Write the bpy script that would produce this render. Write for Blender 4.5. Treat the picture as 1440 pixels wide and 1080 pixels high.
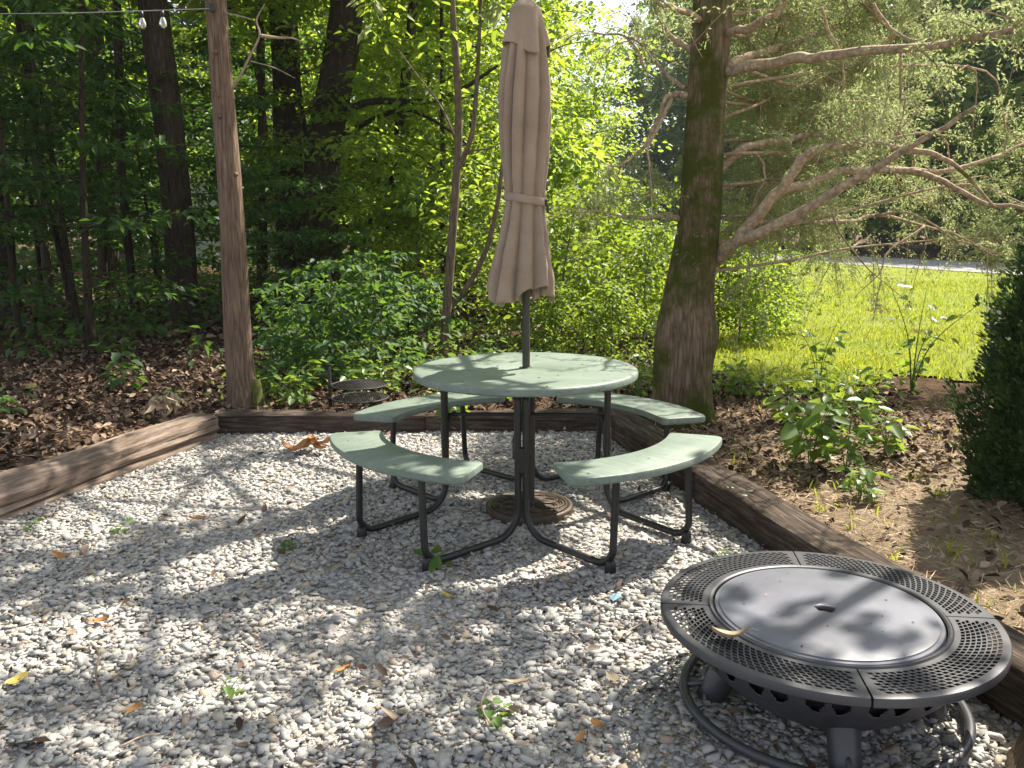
import bpy, bmesh, math, random
import numpy as np
from mathutils import Matrix, Vector, noise as mnoise

random.seed(7)
RNG = np.random.default_rng(7)
PI = math.pi
R = math.radians
for o in list(bpy.data.objects):
    bpy.data.objects.remove(o)
SC = bpy.context.scene
COL = SC.collection

# ------------------------------------------------------------------ camera
F_PX, PITCH, ROLL, CAM_H = 1198.6, 0.1822, 0.006, 1.4207
cd = bpy.data.cameras.new('camera')
cd.sensor_width = 36
cd.lens = F_PX / 1440 * 36
cd.clip_start = 0.05
cd.clip_end = 1000
cam = bpy.data.objects.new('camera', cd)
COL.objects.link(cam)
cam.location = (0, 0, CAM_H)
cam.rotation_euler = (Matrix.Rotation(PI / 2 - PITCH, 4, 'X') @ Matrix.Rotation(-ROLL, 4, 'Z')).to_euler()
SC.camera = cam

# ------------------------------------------------------------------ sky, sun, exposure
SUN_AZ, SUN_EL = R(40), R(54)          # azimuth from +X towards +Y
sdir = Vector((math.cos(SUN_AZ) * math.cos(SUN_EL), math.sin(SUN_AZ) * math.cos(SUN_EL), math.sin(SUN_EL)))
W = bpy.data.worlds.new('World')
SC.world = W
W.use_nodes = True
wn = W.node_tree
sky = wn.nodes.new('ShaderNodeTexSky')
sky.sky_type = 'NISHITA'
sky.sun_disc = False
sky.sun_elevation = SUN_EL
sky.sun_rotation = PI / 2 - SUN_AZ
sky.air_density = 1.0
sky.dust_density = 1.5
bg = wn.nodes['Background']
bg.inputs['Strength'].default_value = 0.102
hz = wn.nodes.new('ShaderNodeHueSaturation')          # thin summer haze pales the blue
hz.inputs['Saturation'].default_value = 0.36
wn.links.new(sky.outputs[0], hz.inputs['Color'])
wn.links.new(hz.outputs[0], bg.inputs['Color'])
sl = bpy.data.lights.new('sun', 'SUN')
sl.energy = 5.0
sl.angle = R(0.5)
sl.color = (1.0, 0.91, 0.77)
sun = bpy.data.objects.new('sun', sl)
COL.objects.link(sun)
sun.location = sdir * 60
sun.rotation_euler = sdir.to_track_quat('Z', 'Y').to_euler()
SC.view_settings.view_transform = 'Standard'
SC.view_settings.look = 'None'
SC.view_settings.gamma = 1.0
SC.view_settings.exposure = 1.32
SC.render.engine = 'CYCLES'
SC.cycles.max_bounces = 8
SC.cycles.transparent_max_bounces = 8
SC.cycles.sample_clamp_indirect = 6

HAZE = 0.0005
# ------------------------------------------------------------------ helpers
def ray(px, py):
    x = (px - 720) / F_PX
    y = (540 - py) / F_PX
    cr, sr = math.cos(-ROLL), math.sin(-ROLL)
    x, y = cr * x - sr * y, sr * x + cr * y
    c, s = math.cos(PITCH), math.sin(PITCH)
    return Vector((x, c + y * s, -s + y * c))

def at(px, py, z=0.0):
    """point of the photo's line of sight at height z"""
    d = ray(px, py)
    return d * ((z - CAM_H) / d.z) + Vector((0, 0, CAM_H))

def atd(px, py, dist):
    """point of the photo's line of sight at forward distance dist"""
    d = ray(px, py)
    return d * (dist / d.y) + Vector((0, 0, CAM_H))

class MB:
    """collects vertices and faces, then links ONE mesh object"""
    def __init__(s):
        s.v = []
        s.f = []
        s.n = 0
    def add(s, v, f):
        v = np.asarray(v, float).reshape(-1, 3)
        for a in f:
            s.f.append(tuple(int(i) + s.n for i in a))
        s.v.append(v)
        s.n += len(v)
        return s
    def tube(s, path, rad, seg=8, cap=True, wob=None, closed=False):
        P = np.asarray([tuple(p) for p in path], float)
        n = len(P)
        rad = np.full(n, rad) if np.isscalar(rad) else np.asarray(rad, float)
        if closed:
            T = np.roll(P, -1, 0) - np.roll(P, 1, 0)
        else:
            T = np.gradient(P, axis=0)
        T /= np.linalg.norm(T, axis=1)[:, None] + 1e-12
        up = np.array([0, 0, 1.0]) if abs(T[0, 2]) < .9 else np.array([0, 1.0, 0])
        a = np.cross(T[0], up); a /= np.linalg.norm(a)
        th = np.arange(seg) / seg * 2 * PI
        V = []
        for i in range(n):
            a = a - T[i] * (a @ T[i]); a /= np.linalg.norm(a)
            b = np.cross(T[i], a)
            rr = rad[i] if wob is None else rad[i] * wob(i, th)
            V.append(P[i] + (np.cos(th) * rr)[:, None] * a + (np.sin(th) * rr)[:, None] * b)
        F = []
        m = n if closed else n - 1
        for i in range(m):
            i2 = (i + 1) % n
            for j in range(seg):
                k = (j + 1) % seg
                F.append((i * seg + j, i * seg + k, i2 * seg + k, i2 * seg + j))
        if cap and not closed:
            F.append(tuple(range(seg - 1, -1, -1)))
            F.append(tuple((n - 1) * seg + j for j in range(seg)))
        return s.add(np.concatenate(V), F)
    def lathe(s, prof, seg=48, c=(0, 0, 0), a0=0, a1=2 * PI, cap=False):
        full = abs(a1 - a0 - 2 * PI) < 1e-6
        m = seg if full else seg + 1
        th = a0 + (a1 - a0) * np.arange(m) / seg
        V = []
        for r, z in prof:
            V.append(np.stack([c[0] + r * np.cos(th), c[1] + r * np.sin(th), np.full(m, c[2] + z)], 1))
        F = []
        for i in range(len(prof) - 1):
            for j in range(seg):
                k = (j + 1) % m
                F.append((i * m + j, i * m + k, (i + 1) * m + k, (i + 1) * m + j))
        if cap:
            F.append(tuple((len(prof) - 1) * m + j for j in range(m)))
            F.append(tuple(range(m - 1, -1, -1)))
        return s.add(np.concatenate(V), F)
    def slab(s, out, z0, z1, b=.006):
        """outline (n,2) extruded from z0 to z1 with bevelled edges"""
        O = np.asarray(out, float)
        e = np.roll(O, -1, 0) - np.roll(O, 1, 0)
        e /= np.linalg.norm(e, axis=1)[:, None]
        nrm = np.stack([e[:, 1], -e[:, 0]], 1)
        lev = [(z0, b), (z0 + b, 0), (z1 - b, 0), (z1 - b * .3, b * .3), (z1, b)]
        n = len(O)
        V = [np.column_stack([O - nrm * i, np.full(n, z)]) for z, i in lev]
        F = []
        for l in range(len(lev) - 1):
            for j in range(n):
                k = (j + 1) % n
                F.append((l * n + j, l * n + k, (l + 1) * n + k, (l + 1) * n + j))
        F.append(tuple((len(lev) - 1) * n + j for j in range(n)))
        F.append(tuple(range(n - 1, -1, -1)))
        return s.add(np.concatenate(V), F)
    def box(s, c, d, m=None):
        v = np.array([(x, y, z) for z in (-.5, .5) for y in (-.5, .5) for x in (-.5, .5)]) * np.array(d)
        if m is not None:
            v = v @ np.array(m.to_3x3()).T
        v += np.array(c)
        return s.add(v, [(0, 2, 3, 1), (4, 5, 7, 6), (0, 1, 5, 4), (2, 6, 7, 3), (0, 4, 6, 2), (1, 3, 7, 5)])
    def mesh(s, name, mat, smooth=False):
        me = bpy.data.meshes.new(name)
        me.from_pydata(np.concatenate(s.v).tolist(), [], s.f)
        if mat: me.materials.append(mat)
        if smooth:
            me.polygons.foreach_set('use_smooth', [True] * len(me.polygons))
        me.update()
        return me
    def build(s, name, mat, parent=None, smooth=False, loc=(0, 0, 0)):
        return link(name, s.mesh(name, mat, smooth), parent, loc)

def link(name, me, parent=None, loc=(0, 0, 0)):
    o = bpy.data.objects.new(name, me)
    COL.objects.link(o)
    o.location = loc
    if parent: o.parent = parent
    return o

def smooth_by_angle(o, ang=40):
    me = o.data
    bm = bmesh.new(); bm.from_mesh(me)
    for f in bm.faces: f.smooth = True
    for e in bm.edges:
        e.smooth = e.calc_face_angle(0) < R(ang) if len(e.link_faces) == 2 else False
    bm.to_mesh(me); bm.free()
    return o

def poly_mesh(name, V, F, mat, smooth=False):
    """numpy arrays: V (n,3), F (m,k) all faces of the same size"""
    me = bpy.data.meshes.new(name)
    V = np.ascontiguousarray(V, np.float32); F = np.ascontiguousarray(F, np.int32)
    m, k = F.shape
    me.vertices.add(len(V)); me.vertices.foreach_set('co', V.ravel())
    me.loops.add(m * k); me.loops.foreach_set('vertex_index', F.ravel())
    me.polygons.add(m)
    me.polygons.foreach_set('loop_start', np.arange(0, m * k, k, dtype=np.int32))
    if smooth: me.polygons.foreach_set('use_smooth', np.ones(m, bool))
    if mat: me.materials.append(mat)
    me.update(calc_edges=True)
    me.validate()
    return me

def tag(o, label=None, cat=None, group=None, kind=None):
    if label: o['label'] = label
    if cat: o['category'] = cat
    if group: o['group'] = group
    if kind: o['kind'] = kind
    return o

def thing(name, label, cat, loc=(0, 0, 0), rz=0, group=None):
    o = bpy.data.objects.new(name, None)
    COL.objects.link(o)
    o.empty_display_size = .1
    o.location = loc; o.rotation_euler = (0, 0, rz)
    return tag(o, label, cat, group)

def dup(root, loc, rz=0, sc=1.0, label=None, group=None):
    r = root.copy(); COL.objects.link(r)
    r.location = loc; r.rotation_euler = (0, 0, rz)
    r.scale = (sc, sc, sc) if np.isscalar(sc) else sc
    if label: r['label'] = label
    if group: r['group'] = group
    for ch in list(root.children):
        c = ch.copy(); COL.objects.link(c); c.parent = r
        for g in ch.children:
            d = g.copy(); COL.objects.link(d); d.parent = c
    return r

def spline(pts, n=8):
    """Catmull-Rom through pts"""
    P = np.asarray([tuple(p) for p in pts], float)
    P = np.vstack([2 * P[0] - P[1], P, 2 * P[-1] - P[-2]])
    out = []
    for i in range(1, len(P) - 2):
        p0, p1, p2, p3 = P[i - 1], P[i], P[i + 1], P[i + 2]
        for t in np.arange(n) / n:
            out.append(.5 * ((2 * p1) + (-p0 + p2) * t + (2 * p0 - 5 * p1 + 4 * p2 - p3) * t * t + (-p0 + 3 * p1 - 3 * p2 + p3) * t ** 3))
    out.append(P[-2])
    return np.array(out)

# ------------------------------------------------------------------ materials
def new_mat(name):
    m = bpy.data.materials.new(name)
    m.use_nodes = True
    return m, m.node_tree, m.node_tree.nodes['Principled BSDF']

def nd(nt, typ, **kw):
    n = nt.nodes.new(typ)
    for k, v in kw.items():
        if k in n.inputs: n.inputs[k].default_value = v
        else: setattr(n, k, v)
    return n

def L(nt, a, b): nt.links.new(a, b)

def c4(c): return (c[0], c[1], c[2], 1)

def ramp(nt, fac, stops, interp='LINEAR'):
    r = nd(nt, 'ShaderNodeValToRGB')
    e = r.color_ramp.elements
    r.color_ramp.interpolation = interp
    while len(e) < len(stops): e.new(.5)
    for i, (p, c) in enumerate(stops):
        e[i].position = p; e[i].color = c4(c)
    L(nt, fac, r.inputs[0])
    return r.outputs[0]

def coords(nt, kind='Object', scale=(1, 1, 1)):
    t = nd(nt, 'ShaderNodeTexCoord')
    m = nd(nt, 'ShaderNodeMapping')
    m.inputs['Scale'].default_value = scale
    L(nt, t.outputs[kind], m.inputs[0])
    return m.outputs[0]

def noise(nt, co, scale, detail=4, rough=.6, dist=0):
    n = nd(nt, 'ShaderNodeTexNoise', Scale=scale, Detail=detail, Roughness=rough, Distortion=dist)
    L(nt, co, n.inputs['Vector'])
    return n.outputs['Fac']

def mixc(nt, fac, a, b, mode='MIX'):
    m = nd(nt, 'ShaderNodeMix', data_type='RGBA', blend_type=mode)
    for sock, v in ((m.inputs[0], fac), (m.inputs[6], a), (m.inputs[7], b)):
        if hasattr(v, 'links') or isinstance(v, bpy.types.NodeSocket): L(nt, v, sock)
        elif isinstance(v, (int, float)): sock.default_value = v
        else: sock.default_value = c4(v)
    return m.outputs[2]

def bump(nt, b, h, strength=.5, dist=.01, prev=None):
    n = nd(nt, 'ShaderNodeBump', Strength=strength, Distance=dist)
    L(nt, h, n.inputs['Height'])
    if prev is not None: L(nt, prev, n.inputs['Normal'])
    L(nt, n.outputs[0], b.inputs['Normal'])
    return n.outputs[0]

def simple(name, col, rough=.6, metal=0, var=.15, vs=6, bs=0, bsc=60, spec=.5):
    m, nt, b = new_mat(name)
    co = coords(nt)
    f = noise(nt, co, vs, 5)
    c = ramp(nt, f, [(.3, [x * (1 - var) for x in col]), (.7, [min(1, x * (1 + var)) for x in col])])
    L(nt, c, b.inputs['Base Color'])
    b.inputs['Roughness'].default_value = rough
    b.inputs['Metallic'].default_value = metal
    b.inputs['Specular IOR Level'].default_value = spec
    if bs: bump(nt, b, noise(nt, co, bsc, 3), bs, .003)
    return m

def leaf_mat(name, dark, light, trans, tr=.45, rough=.45, spec=.4):
    """thin leaf: reflecting and translucent, colour differs leaf by leaf"""
    m, nt, b = new_mat(name)
    g = nd(nt, 'ShaderNodeNewGeometry')
    c = ramp(nt, g.outputs['Random Per Island'], [(0, dark), (1, light)])
    L(nt, c, b.inputs['Base Color'])
    b.inputs['Roughness'].default_value = rough
    b.inputs['Specular IOR Level'].default_value = spec
    t = nd(nt, 'ShaderNodeBsdfTranslucent')
    c2 = ramp(nt, g.outputs['Random Per Island'], [(0, [x * .7 for x in trans]), (1, trans)])
    L(nt, c2, t.inputs['Color'])
    mx = nd(nt, 'ShaderNodeMixShader'); mx.inputs[0].default_value = tr
    L(nt, b.outputs[0], mx.inputs[1]); L(nt, t.outputs[0], mx.inputs[2])
    L(nt, mx.outputs[0], nt.nodes['Material Output'].inputs['Surface'])
    return m

def litter_mat(name, stops, rough=.8, tr=.0):
    m, nt, b = new_mat(name)
    g = nd(nt, 'ShaderNodeNewGeometry')
    c = ramp(nt, g.outputs['Random Per Island'], stops)
    co = coords(nt)
    f = noise(nt, co, 40, 3)
    c = mixc(nt, .35, c, ramp(nt, f, [(.3, (.3, .3, .3)), (.7, (1, 1, 1))]), 'MULTIPLY')
    L(nt, c, b.inputs['Base Color'])
    b.inputs['Roughness'].default_value = rough
    b.inputs['Specular IOR Level'].default_value = .25
    return m

def bark_mat(name, dark, light, moss=None, moss_amt=.5, vs=(10, 10, 1.8), strength=.9, dist=.03):
    m, nt, b = new_mat(name)
    co = coords(nt, 'Object', vs)
    f = noise(nt, co, 2.2, 8, .65, .6)
    v = nd(nt, 'ShaderNodeTexVoronoi', Scale=2.6, feature='DISTANCE_TO_EDGE')
    L(nt, co, v.inputs['Vector'])
    h = nd(nt, 'ShaderNodeMath', operation='MULTIPLY_ADD'); h.inputs[1].default_value = .7
    L(nt, v.outputs['Distance'], h.inputs[0]); L(nt, f, h.inputs[2])
    c = ramp(nt, h.outputs[0], [(.32, dark), (.55, [(a + d) / 2 for a, d in zip(dark, light)]), (.8, light)])
    co2 = coords(nt)
    big = noise(nt, co2, 1.3, 3)
    c = mixc(nt, .5, c, ramp(nt, big, [(.3, (.55, .55, .55)), (.7, (1.1, 1.05, 1))]), 'MULTIPLY')
    if moss:
        mk = noise(nt, co2, 2.0, 7, .7)
        mk = ramp(nt, mk, [(.62 - .25 * moss_amt, (0, 0, 0)), (.74 - .25 * moss_amt, (1, 1, 1))])
        c = mixc(nt, mk, c, mixc(nt, noise(nt, co2, 30, 3), [x * .5 for x in moss], moss))
    L(nt, c, b.inputs['Base Color'])
    b.inputs['Roughness'].default_value = .9
    b.inputs['Specular IOR Level'].default_value = .15
    bump(nt, b, h.outputs[0], strength, dist)
    return m

M = {}
M['bark_dark'] = bark_mat('bark_dark', (.014, .011, .009), (.085, .066, .05), (.05, .06, .02), .25)
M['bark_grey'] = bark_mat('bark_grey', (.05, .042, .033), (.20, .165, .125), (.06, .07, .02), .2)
M['bark_snag'] = bark_mat('bark_snag', (.07, .046, .033), (.28, .205, .155), None, 0, (20, 20, 1.7), 1, .016)
M['bark_cedar'] = bark_mat('bark_cedar', (.05, .037, .026), (.30, .225, .155), (.085, .10, .018), .75, (18, 18, 1.7), 1, .02)
M['bark_branch'] = bark_mat('bark_branch', (.18, .135, .09), (.54, .43, .31), (.12, .13, .02), .15, (10, 10, 10), .6, .008)
M['bark_sapling'] = bark_mat('bark_sapling', (.07, .055, .04), (.24, .19, .14), (.1, .1, .03), .2, (20, 20, 3), .5, .006)
M['dead_wood'] = bark_mat('dead_wood', (.22, .17, .12), (.5, .42, .33), None, 0, (20, 20, 20), .4, .005)

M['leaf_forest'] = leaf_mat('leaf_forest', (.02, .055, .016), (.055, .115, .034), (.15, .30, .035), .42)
M['leaf_mid'] = leaf_mat('leaf_mid', (.04, .095, .018), (.11, .19, .035), (.50, .66, .065), .56)
M['leaf_sun'] = leaf_mat('leaf_sun', (.06, .12, .018), (.13, .21, .035), (.36, .48, .04), .52)
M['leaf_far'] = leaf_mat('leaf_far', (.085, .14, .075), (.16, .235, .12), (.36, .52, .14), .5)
M['leaf_shrub'] = leaf_mat('leaf_shrub', (.03, .08, .028), (.065, .14, .05), (.2, .36, .04), .42, .55, .35)
M['leaf_big'] = leaf_mat('leaf_big', (.06, .13, .025), (.11, .2, .04), (.34, .48, .05), .45, .4, .5)
M['needle'] = leaf_mat('needle', (.14, .19, .085), (.32, .35, .19), (.50, .58, .24), .48, .6, .3)
M['arbor'] = leaf_mat('arbor', (.022, .05, .016), (.055, .10, .026), (.09, .15, .03), .2, .6, .3)
M['grass'] = leaf_mat('grass', (.16, .22, .02), (.29, .33, .035), (.55, .6, .05), .45, .5, .3)
M['weed'] = leaf_mat('weed', (.06, .14, .03), (.12, .22, .05), (.3, .45, .05), .4, .5, .4)
M['litter'] = litter_mat('litter', [(0, (.035, .022, .015)), (.4, (.095, .06, .04)), (.75, (.20, .135, .092)), (1, (.42, .32, .24))])
M['straw'] = litter_mat('straw', [(0, (.2, .12, .07)), (.5, (.40, .28, .17)), (1, (.62, .49, .33))])
M['dry_leaf'] = litter_mat('dry_leaf', [(0, (.3, .14, .05)), (1, (.42, .22, .08))], .6)
M['orange_leaf'] = simple('orange_leaf', (.5, .22, .05), .5, 0, .3, 30)
M['tan_leaf'] = simple('tan_leaf', (.45, .36, .24), .7, 0, .3, 30)
M['yellow_leaf'] = simple('yellow_leaf', (.5, .38, .08), .5, 0, .3, 30)

def stone_mat():
    m, nt, b = new_mat('limestone')
    g = nd(nt, 'ShaderNodeNewGeometry')
    c = ramp(nt, g.outputs['Random Per Island'],
             [(0, (.21, .21, .21)), (.12, (.31, .31, .31)), (.42, (.41, .408, .402)), (.7, (.485, .475, .455)), (.86, (.51, .48, .43)), (.93, (.40, .325, .245)), (1, (.57, .55, .51))])
    co = coords(nt)
    f = noise(nt, co, 90, 5, .7)
    c = mixc(nt, .55, c, ramp(nt, f, [(.3, (.55, .54, .52)), (.65, (1.08, 1.07, 1.05))]), 'MULTIPLY')
    L(nt, c, b.inputs['Base Color'])
    b.inputs['Roughness'].default_value = .85
    b.inputs['Specular IOR Level'].default_value = .3
    bump(nt, b, noise(nt, co, 220, 4), .35, .003)
    return m
M['stone'] = stone_mat()

def gravel_base_mat():
    m, nt, b = new_mat('gravel_bed')
    co = coords(nt)
    v = nd(nt, 'ShaderNodeTexVoronoi', Scale=150)
    L(nt, co, v.inputs['Vector'])
    c = ramp(nt, v.outputs['Color'], [(.1, (.22, .19, .16)), (.5, (.34, .31, .28)), (.9, (.46, .44, .41))])
    L(nt, c, b.inputs['Base Color'])
    b.inputs['Roughness'].default_value = .95
    bump(nt, b, v.outputs['Distance'], .8, .01)
    return m
M['gravel_bed'] = gravel_base_mat()

def ground_mat():
    m, nt, b = new_mat('forest_soil')
    co = coords(nt)
    f = noise(nt, co, 7, 8, .75)
    c = ramp(nt, f, [(.25, (.035, .022, .014)), (.5, (.10, .062, .038)), (.7, (.2, .13, .085)), (.85, (.3, .21, .14))])
    # bare tan dirt to the right of the pad: a patch with a shape of its own
    sx = nd(nt, 'ShaderNodeSeparateXYZ'); L(nt, co, sx.inputs[0])
    mr = nd(nt, 'ShaderNodeMapRange'); mr.inputs[1].default_value = .6; mr.inputs[2].default_value = 1.9
    L(nt, sx.outputs[0], mr.inputs[0])
    mr2 = nd(nt, 'ShaderNodeMapRange'); mr2.inputs[1].default_value = 6.3; mr2.inputs[2].default_value = 4.8
    L(nt, sx.outputs[1], mr2.inputs[0])
    mm = nd(nt, 'ShaderNodeMath', operation='MULTIPLY'); L(nt, mr.outputs[0], mm.inputs[0]); L(nt, mr2.outputs[0], mm.inputs[1])
    f2 = noise(nt, co, 14, 8, .75)
    c2 = ramp(nt, f2, [(.25, (.20, .15, .10)), (.5, (.40, .315, .22)), (.75, (.54, .45, .33))])
    c = mixc(nt, mm.outputs[0], c, c2)
    L(nt, c, b.inputs['Base Color'])
    b.inputs['Roughness'].default_value = .95
    b.inputs['Specular IOR Level'].default_value = .1
    bump(nt, b, noise(nt, co, 35, 8, .75), 1, .05)
    return m
M['soil'] = ground_mat()

def lawn_mat():
    m, nt, b = new_mat('lawn_turf')
    co = coords(nt)
    f = noise(nt, co, 1.2, 8, .75)
    f2 = noise(nt, coords(nt, 'Object', (6, 6, 6)), 8, 5, .7)
    c = ramp(nt, f, [(.3, (.19, .27, .03)), (.55, (.29, .35, .04)), (.75, (.42, .40, .09))])
    c = mixc(nt, .5, c, ramp(nt, f2, [(.3, (.55, .55, .5)), (.7, (1.15, 1.15, 1.1))]), 'MULTIPLY')
    L(nt, c, b.inputs['Base Color'])
    b.inputs['Roughness'].default_value = .8
    b.inputs['Specular IOR Level'].default_value = .2
    bump(nt, b, f2, 1, .06)
    return m
M['lawn'] = lawn_mat()
M['asphalt'] = simple('asphalt', (.23, .23, .235), .85, 0, .2, 2, .4, 80)
M['concrete'] = simple('concrete', (.36, .38, .40), .85, 0, .15, 1.2)

def wood_mat(name, dark, light, grey, crack=1.0):
    m, nt, b = new_mat(name)
    co = coords(nt, 'Object', (2.2, 22, 22))
    f = noise(nt, co, 2.2, 9, .7, .4)
    c = ramp(nt, f, [(.28, dark), (.5, light), (.72, grey)])
    co2 = coords(nt)
    big = noise(nt, co2, 3, 5)
    c = mixc(nt, .6, c, ramp(nt, big, [(.3, (.5, .47, .45)), (.65, (1.1, 1.08, 1.05))]), 'MULTIPLY')
    ck = noise(nt, coords(nt, 'Object', (.5, 22, 22)), 1.5, 4, .5)
    ckc = ramp(nt, ck, [(.33, (.12, .1, .09)), (.38, (1, 1, 1))])
    c = mixc(nt, .8 * crack, c, ckc, 'MULTIPLY')
    L(nt, c, b.inputs['Base Color'])
    b.inputs['Roughness'].default_value = .9
    b.inputs['Specular IOR Level'].default_value = .15
    p = bump(nt, b, f, .7, .012)
    bump(nt, b, ck, .5, .02, p)
    return m
M['wood_grey'] = wood_mat('wood_grey', (.075, .055, .043), (.20, .155, .125), (.36, .30, .26))
M['wood_brown'] = wood_mat('wood_brown', (.022, .017, .014), (.062, .048, .039), (.17, .14, .118))

def resin_mat():
    m, nt, b = new_mat('sage_resin')
    co = coords(nt, 'Object', (2.2, 34, 30))
    f = noise(nt, co, 2.4, 6, .6, .8)
    co2 = coords(nt)
    big = noise(nt, co2, 5, 6, .6)
    c = ramp(nt, big, [(.3, (.145, .19, .16)), (.7, (.205, .255, .218))])
    c = mixc(nt, .6, c, ramp(nt, f, [(.35, (.6, .63, .62)), (.6, (1.08, 1.08, 1.08))]), 'MULTIPLY')
    sp = nd(nt, 'ShaderNodeTexVoronoi', Scale=26); L(nt, co2, sp.inputs['Vector'])
    spm = ramp(nt, sp.outputs['Distance'], [(.05, (.35, .33, .3)), (.085, (1, 1, 1))])
    c = mixc(nt, .75, c, spm, 'MULTIPLY')
    L(nt, c, b.inputs['Base Color'])
    b.inputs['Roughness'].default_value = .5
    b.inputs['Specular IOR Level'].default_value = .45
    bump(nt, b, f, .35, .004)
    return m
M['resin'] = resin_mat()
M['tube'] = simple('black_powder_coat', (.018, .018, .019), .42, 0, .25, 12, .08, 200)
M['pit'] = simple('charcoal_steel', (.042, .043, .052), .42, .0, .2, 5, .06, 260, .6)
M['pit_lid'] = simple('charcoal_lid', (.13, .137, .17), .40, .0, .25, 4, .05, 200, .6)
M['pit_in'] = simple('sooty_iron', (.012, .012, .012), .9, 0, .2, 10)
M['pole'] = simple('bronze_green_pole', (.045, .05, .035), .45, .2, .2, 8)
M['iron_base'] = simple('bronzed_cast_resin', (.062, .042, .029), .55, .1, .35, 30, .3, 90)
M['iron_dark'] = simple('dark_cast', (.035, .026, .02), .65, 0, .3, 30)
M['grill'] = simple('rusty_black_iron', (.03, .027, .026), .6, .3, .4, 20)
M['wire'] = simple('grey_cable', (.35, .35, .33), .6)
M['siding'] = simple('pale_siding', (.36, .40, .43), .7, 0, .08, 1)
M['roofing'] = simple('grey_shingle', (.22, .22, .23), .9, 0, .2, 4)
M['pane'] = simple('dark_pane', (.03, .035, .04), .1)
M['foil'] = simple('torn_wrapper', (.25, .45, .6), .3, .3, .3, 20)

def fabric_mat():
    m, nt, b = new_mat('taupe_canvas')
    co = coords(nt)
    f = noise(nt, co, 7, 5, .6)
    c = ramp(nt, f, [(.3, (.28, .218, .165)), (.7, (.375, .297, .23))])
    wv = noise(nt, coords(nt, 'Object', (90, 90, 500)), 4, 2)
    c = mixc(nt, .25, c, ramp(nt, wv, [(.3, (.75, .75, .75)), (.7, (1.1, 1.1, 1.1))]), 'MULTIPLY')
    L(nt, c, b.inputs['Base Color'])
    b.inputs['Roughness'].default_value = .92
    b.inputs['Specular IOR Level'].default_value = .12
    b.inputs['Sheen Weight'].default_value = .15
    bump(nt, b, wv, .2, .002)
    return m
M['fabric'] = fabric_mat()
def glass_mat():
    m, nt, b = new_mat('bulb_glass')
    b.inputs['Base Color'].default_value = (.95, .95, .92, 1)
    b.inputs['Roughness'].default_value = .08
    b.inputs['Transmission Weight'].default_value = .8
    return m
M['glass'] = glass_mat()

# ------------------------------------------------------------------ ground
PAD = np.array([(-2.08, 5.88), (.70, 5.88), (1.235, 3.54), (1.53, 2.27), (1.88, .8), (2.1, -2.5), (-3.9, -2.5), (-3.15, 2.4), (-2.68, 4.1)])
def pad_sd(x, y):
    """signed distance to the pad outline, positive inside"""
    x = np.asarray(x, float); y = np.asarray(y, float)
    d = np.full(x.shape, 1e9); ins = np.zeros(x.shape, bool)
    n = len(PAD)
    for i in range(n):
        a, b = PAD[i], PAD[(i + 1) % n]
        e = b - a
        t = np.clip(((x - a[0]) * e[0] + (y - a[1]) * e[1]) / (e @ e), 0, 1)
        d = np.minimum(d, np.hypot(x - a[0] - t * e[0], y - a[1] - t * e[1]))
        c = ((a[1] > y) != (b[1] > y)) & (x < (b[0] - a[0]) * (y - a[1]) / (b[1] - a[1] + 1e-12) + a[0])
        ins ^= c
    return np.where(ins, d, -d)
def terr(x, y):
    x = np.asarray(x, float); y = np.asarray(y, float)
    z = .085 + .025 * np.sin(x * .9 + 1) * np.cos(y * .7) + .02 * np.sin(x * 2.3 + y * 1.7) + .012 * np.sin(4.1 * x - 3.3 * y)
    far = np.clip((np.hypot(x, y) - 9) / 15, 0, 1)
    z = z * (1 - far) + .1 * far
    left = np.clip((-x - 5) / 20, 0, 1) * np.clip((y - 6) / 10, 0, 1)
    z = z + .6 * left * left
    sd = pad_sd(x, y)
    t = np.clip((sd + .06) / .07, 0, 1)
    return z * (1 - t) + (-.035) * t
def axis(a, b, fine, lo, hi, coarse_n):
    mid = np.arange(a, b + 1e-6, fine)
    g = np.linspace(0, 1, coarse_n + 1)[1:] ** 2.2
    return np.concatenate([(a + (lo - a) * g)[::-1], mid, b + (hi - b) * g])
gx = axis(-6, 5, .06, -400, 400, 30)
gy = axis(-1, 9, .06, -120, 600, 34)
X, Y = np.meshgrid(gx, gy)
Z = terr(X, Y)
nx, ny = len(gx), len(gy)
idx = np.arange(nx * ny).reshape(ny, nx)
F = np.stack([idx[:-1, :-1], idx[:-1, 1:], idx[1:, 1:], idx[1:, :-1]], -1).reshape(-1, 4)
g = link('ground', poly_mesh('ground', np.stack([X, Y, Z], -1).reshape(-1, 3), F, M['soil'], True))
tag(g, 'brown woodland soil around the gravel pad', kind='structure')

def sheet(name, outline_fn, gx, gy, dz, mat, label):
    X, Y = np.meshgrid(gx, gy)
    keep = outline_fn(X, Y)
    idx = np.arange(X.size).reshape(X.shape)
    q = np.stack([idx[:-1, :-1], idx[:-1, 1:], idx[1:, 1:], idx[1:, :-1]], -1).reshape(-1, 4)
    k = keep.ravel()[q].all(1)
    q = q[k]
    used = np.unique(q)
    mp = np.zeros(X.size, int); mp[used] = np.arange(len(used))
    V = np.stack([X, Y, terr(X, Y) + dz], -1).reshape(-1, 3)[used]
    o = link(name, poly_mesh(name, V, mp[q], mat, True))
    return tag(o, label, kind='structure')

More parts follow.
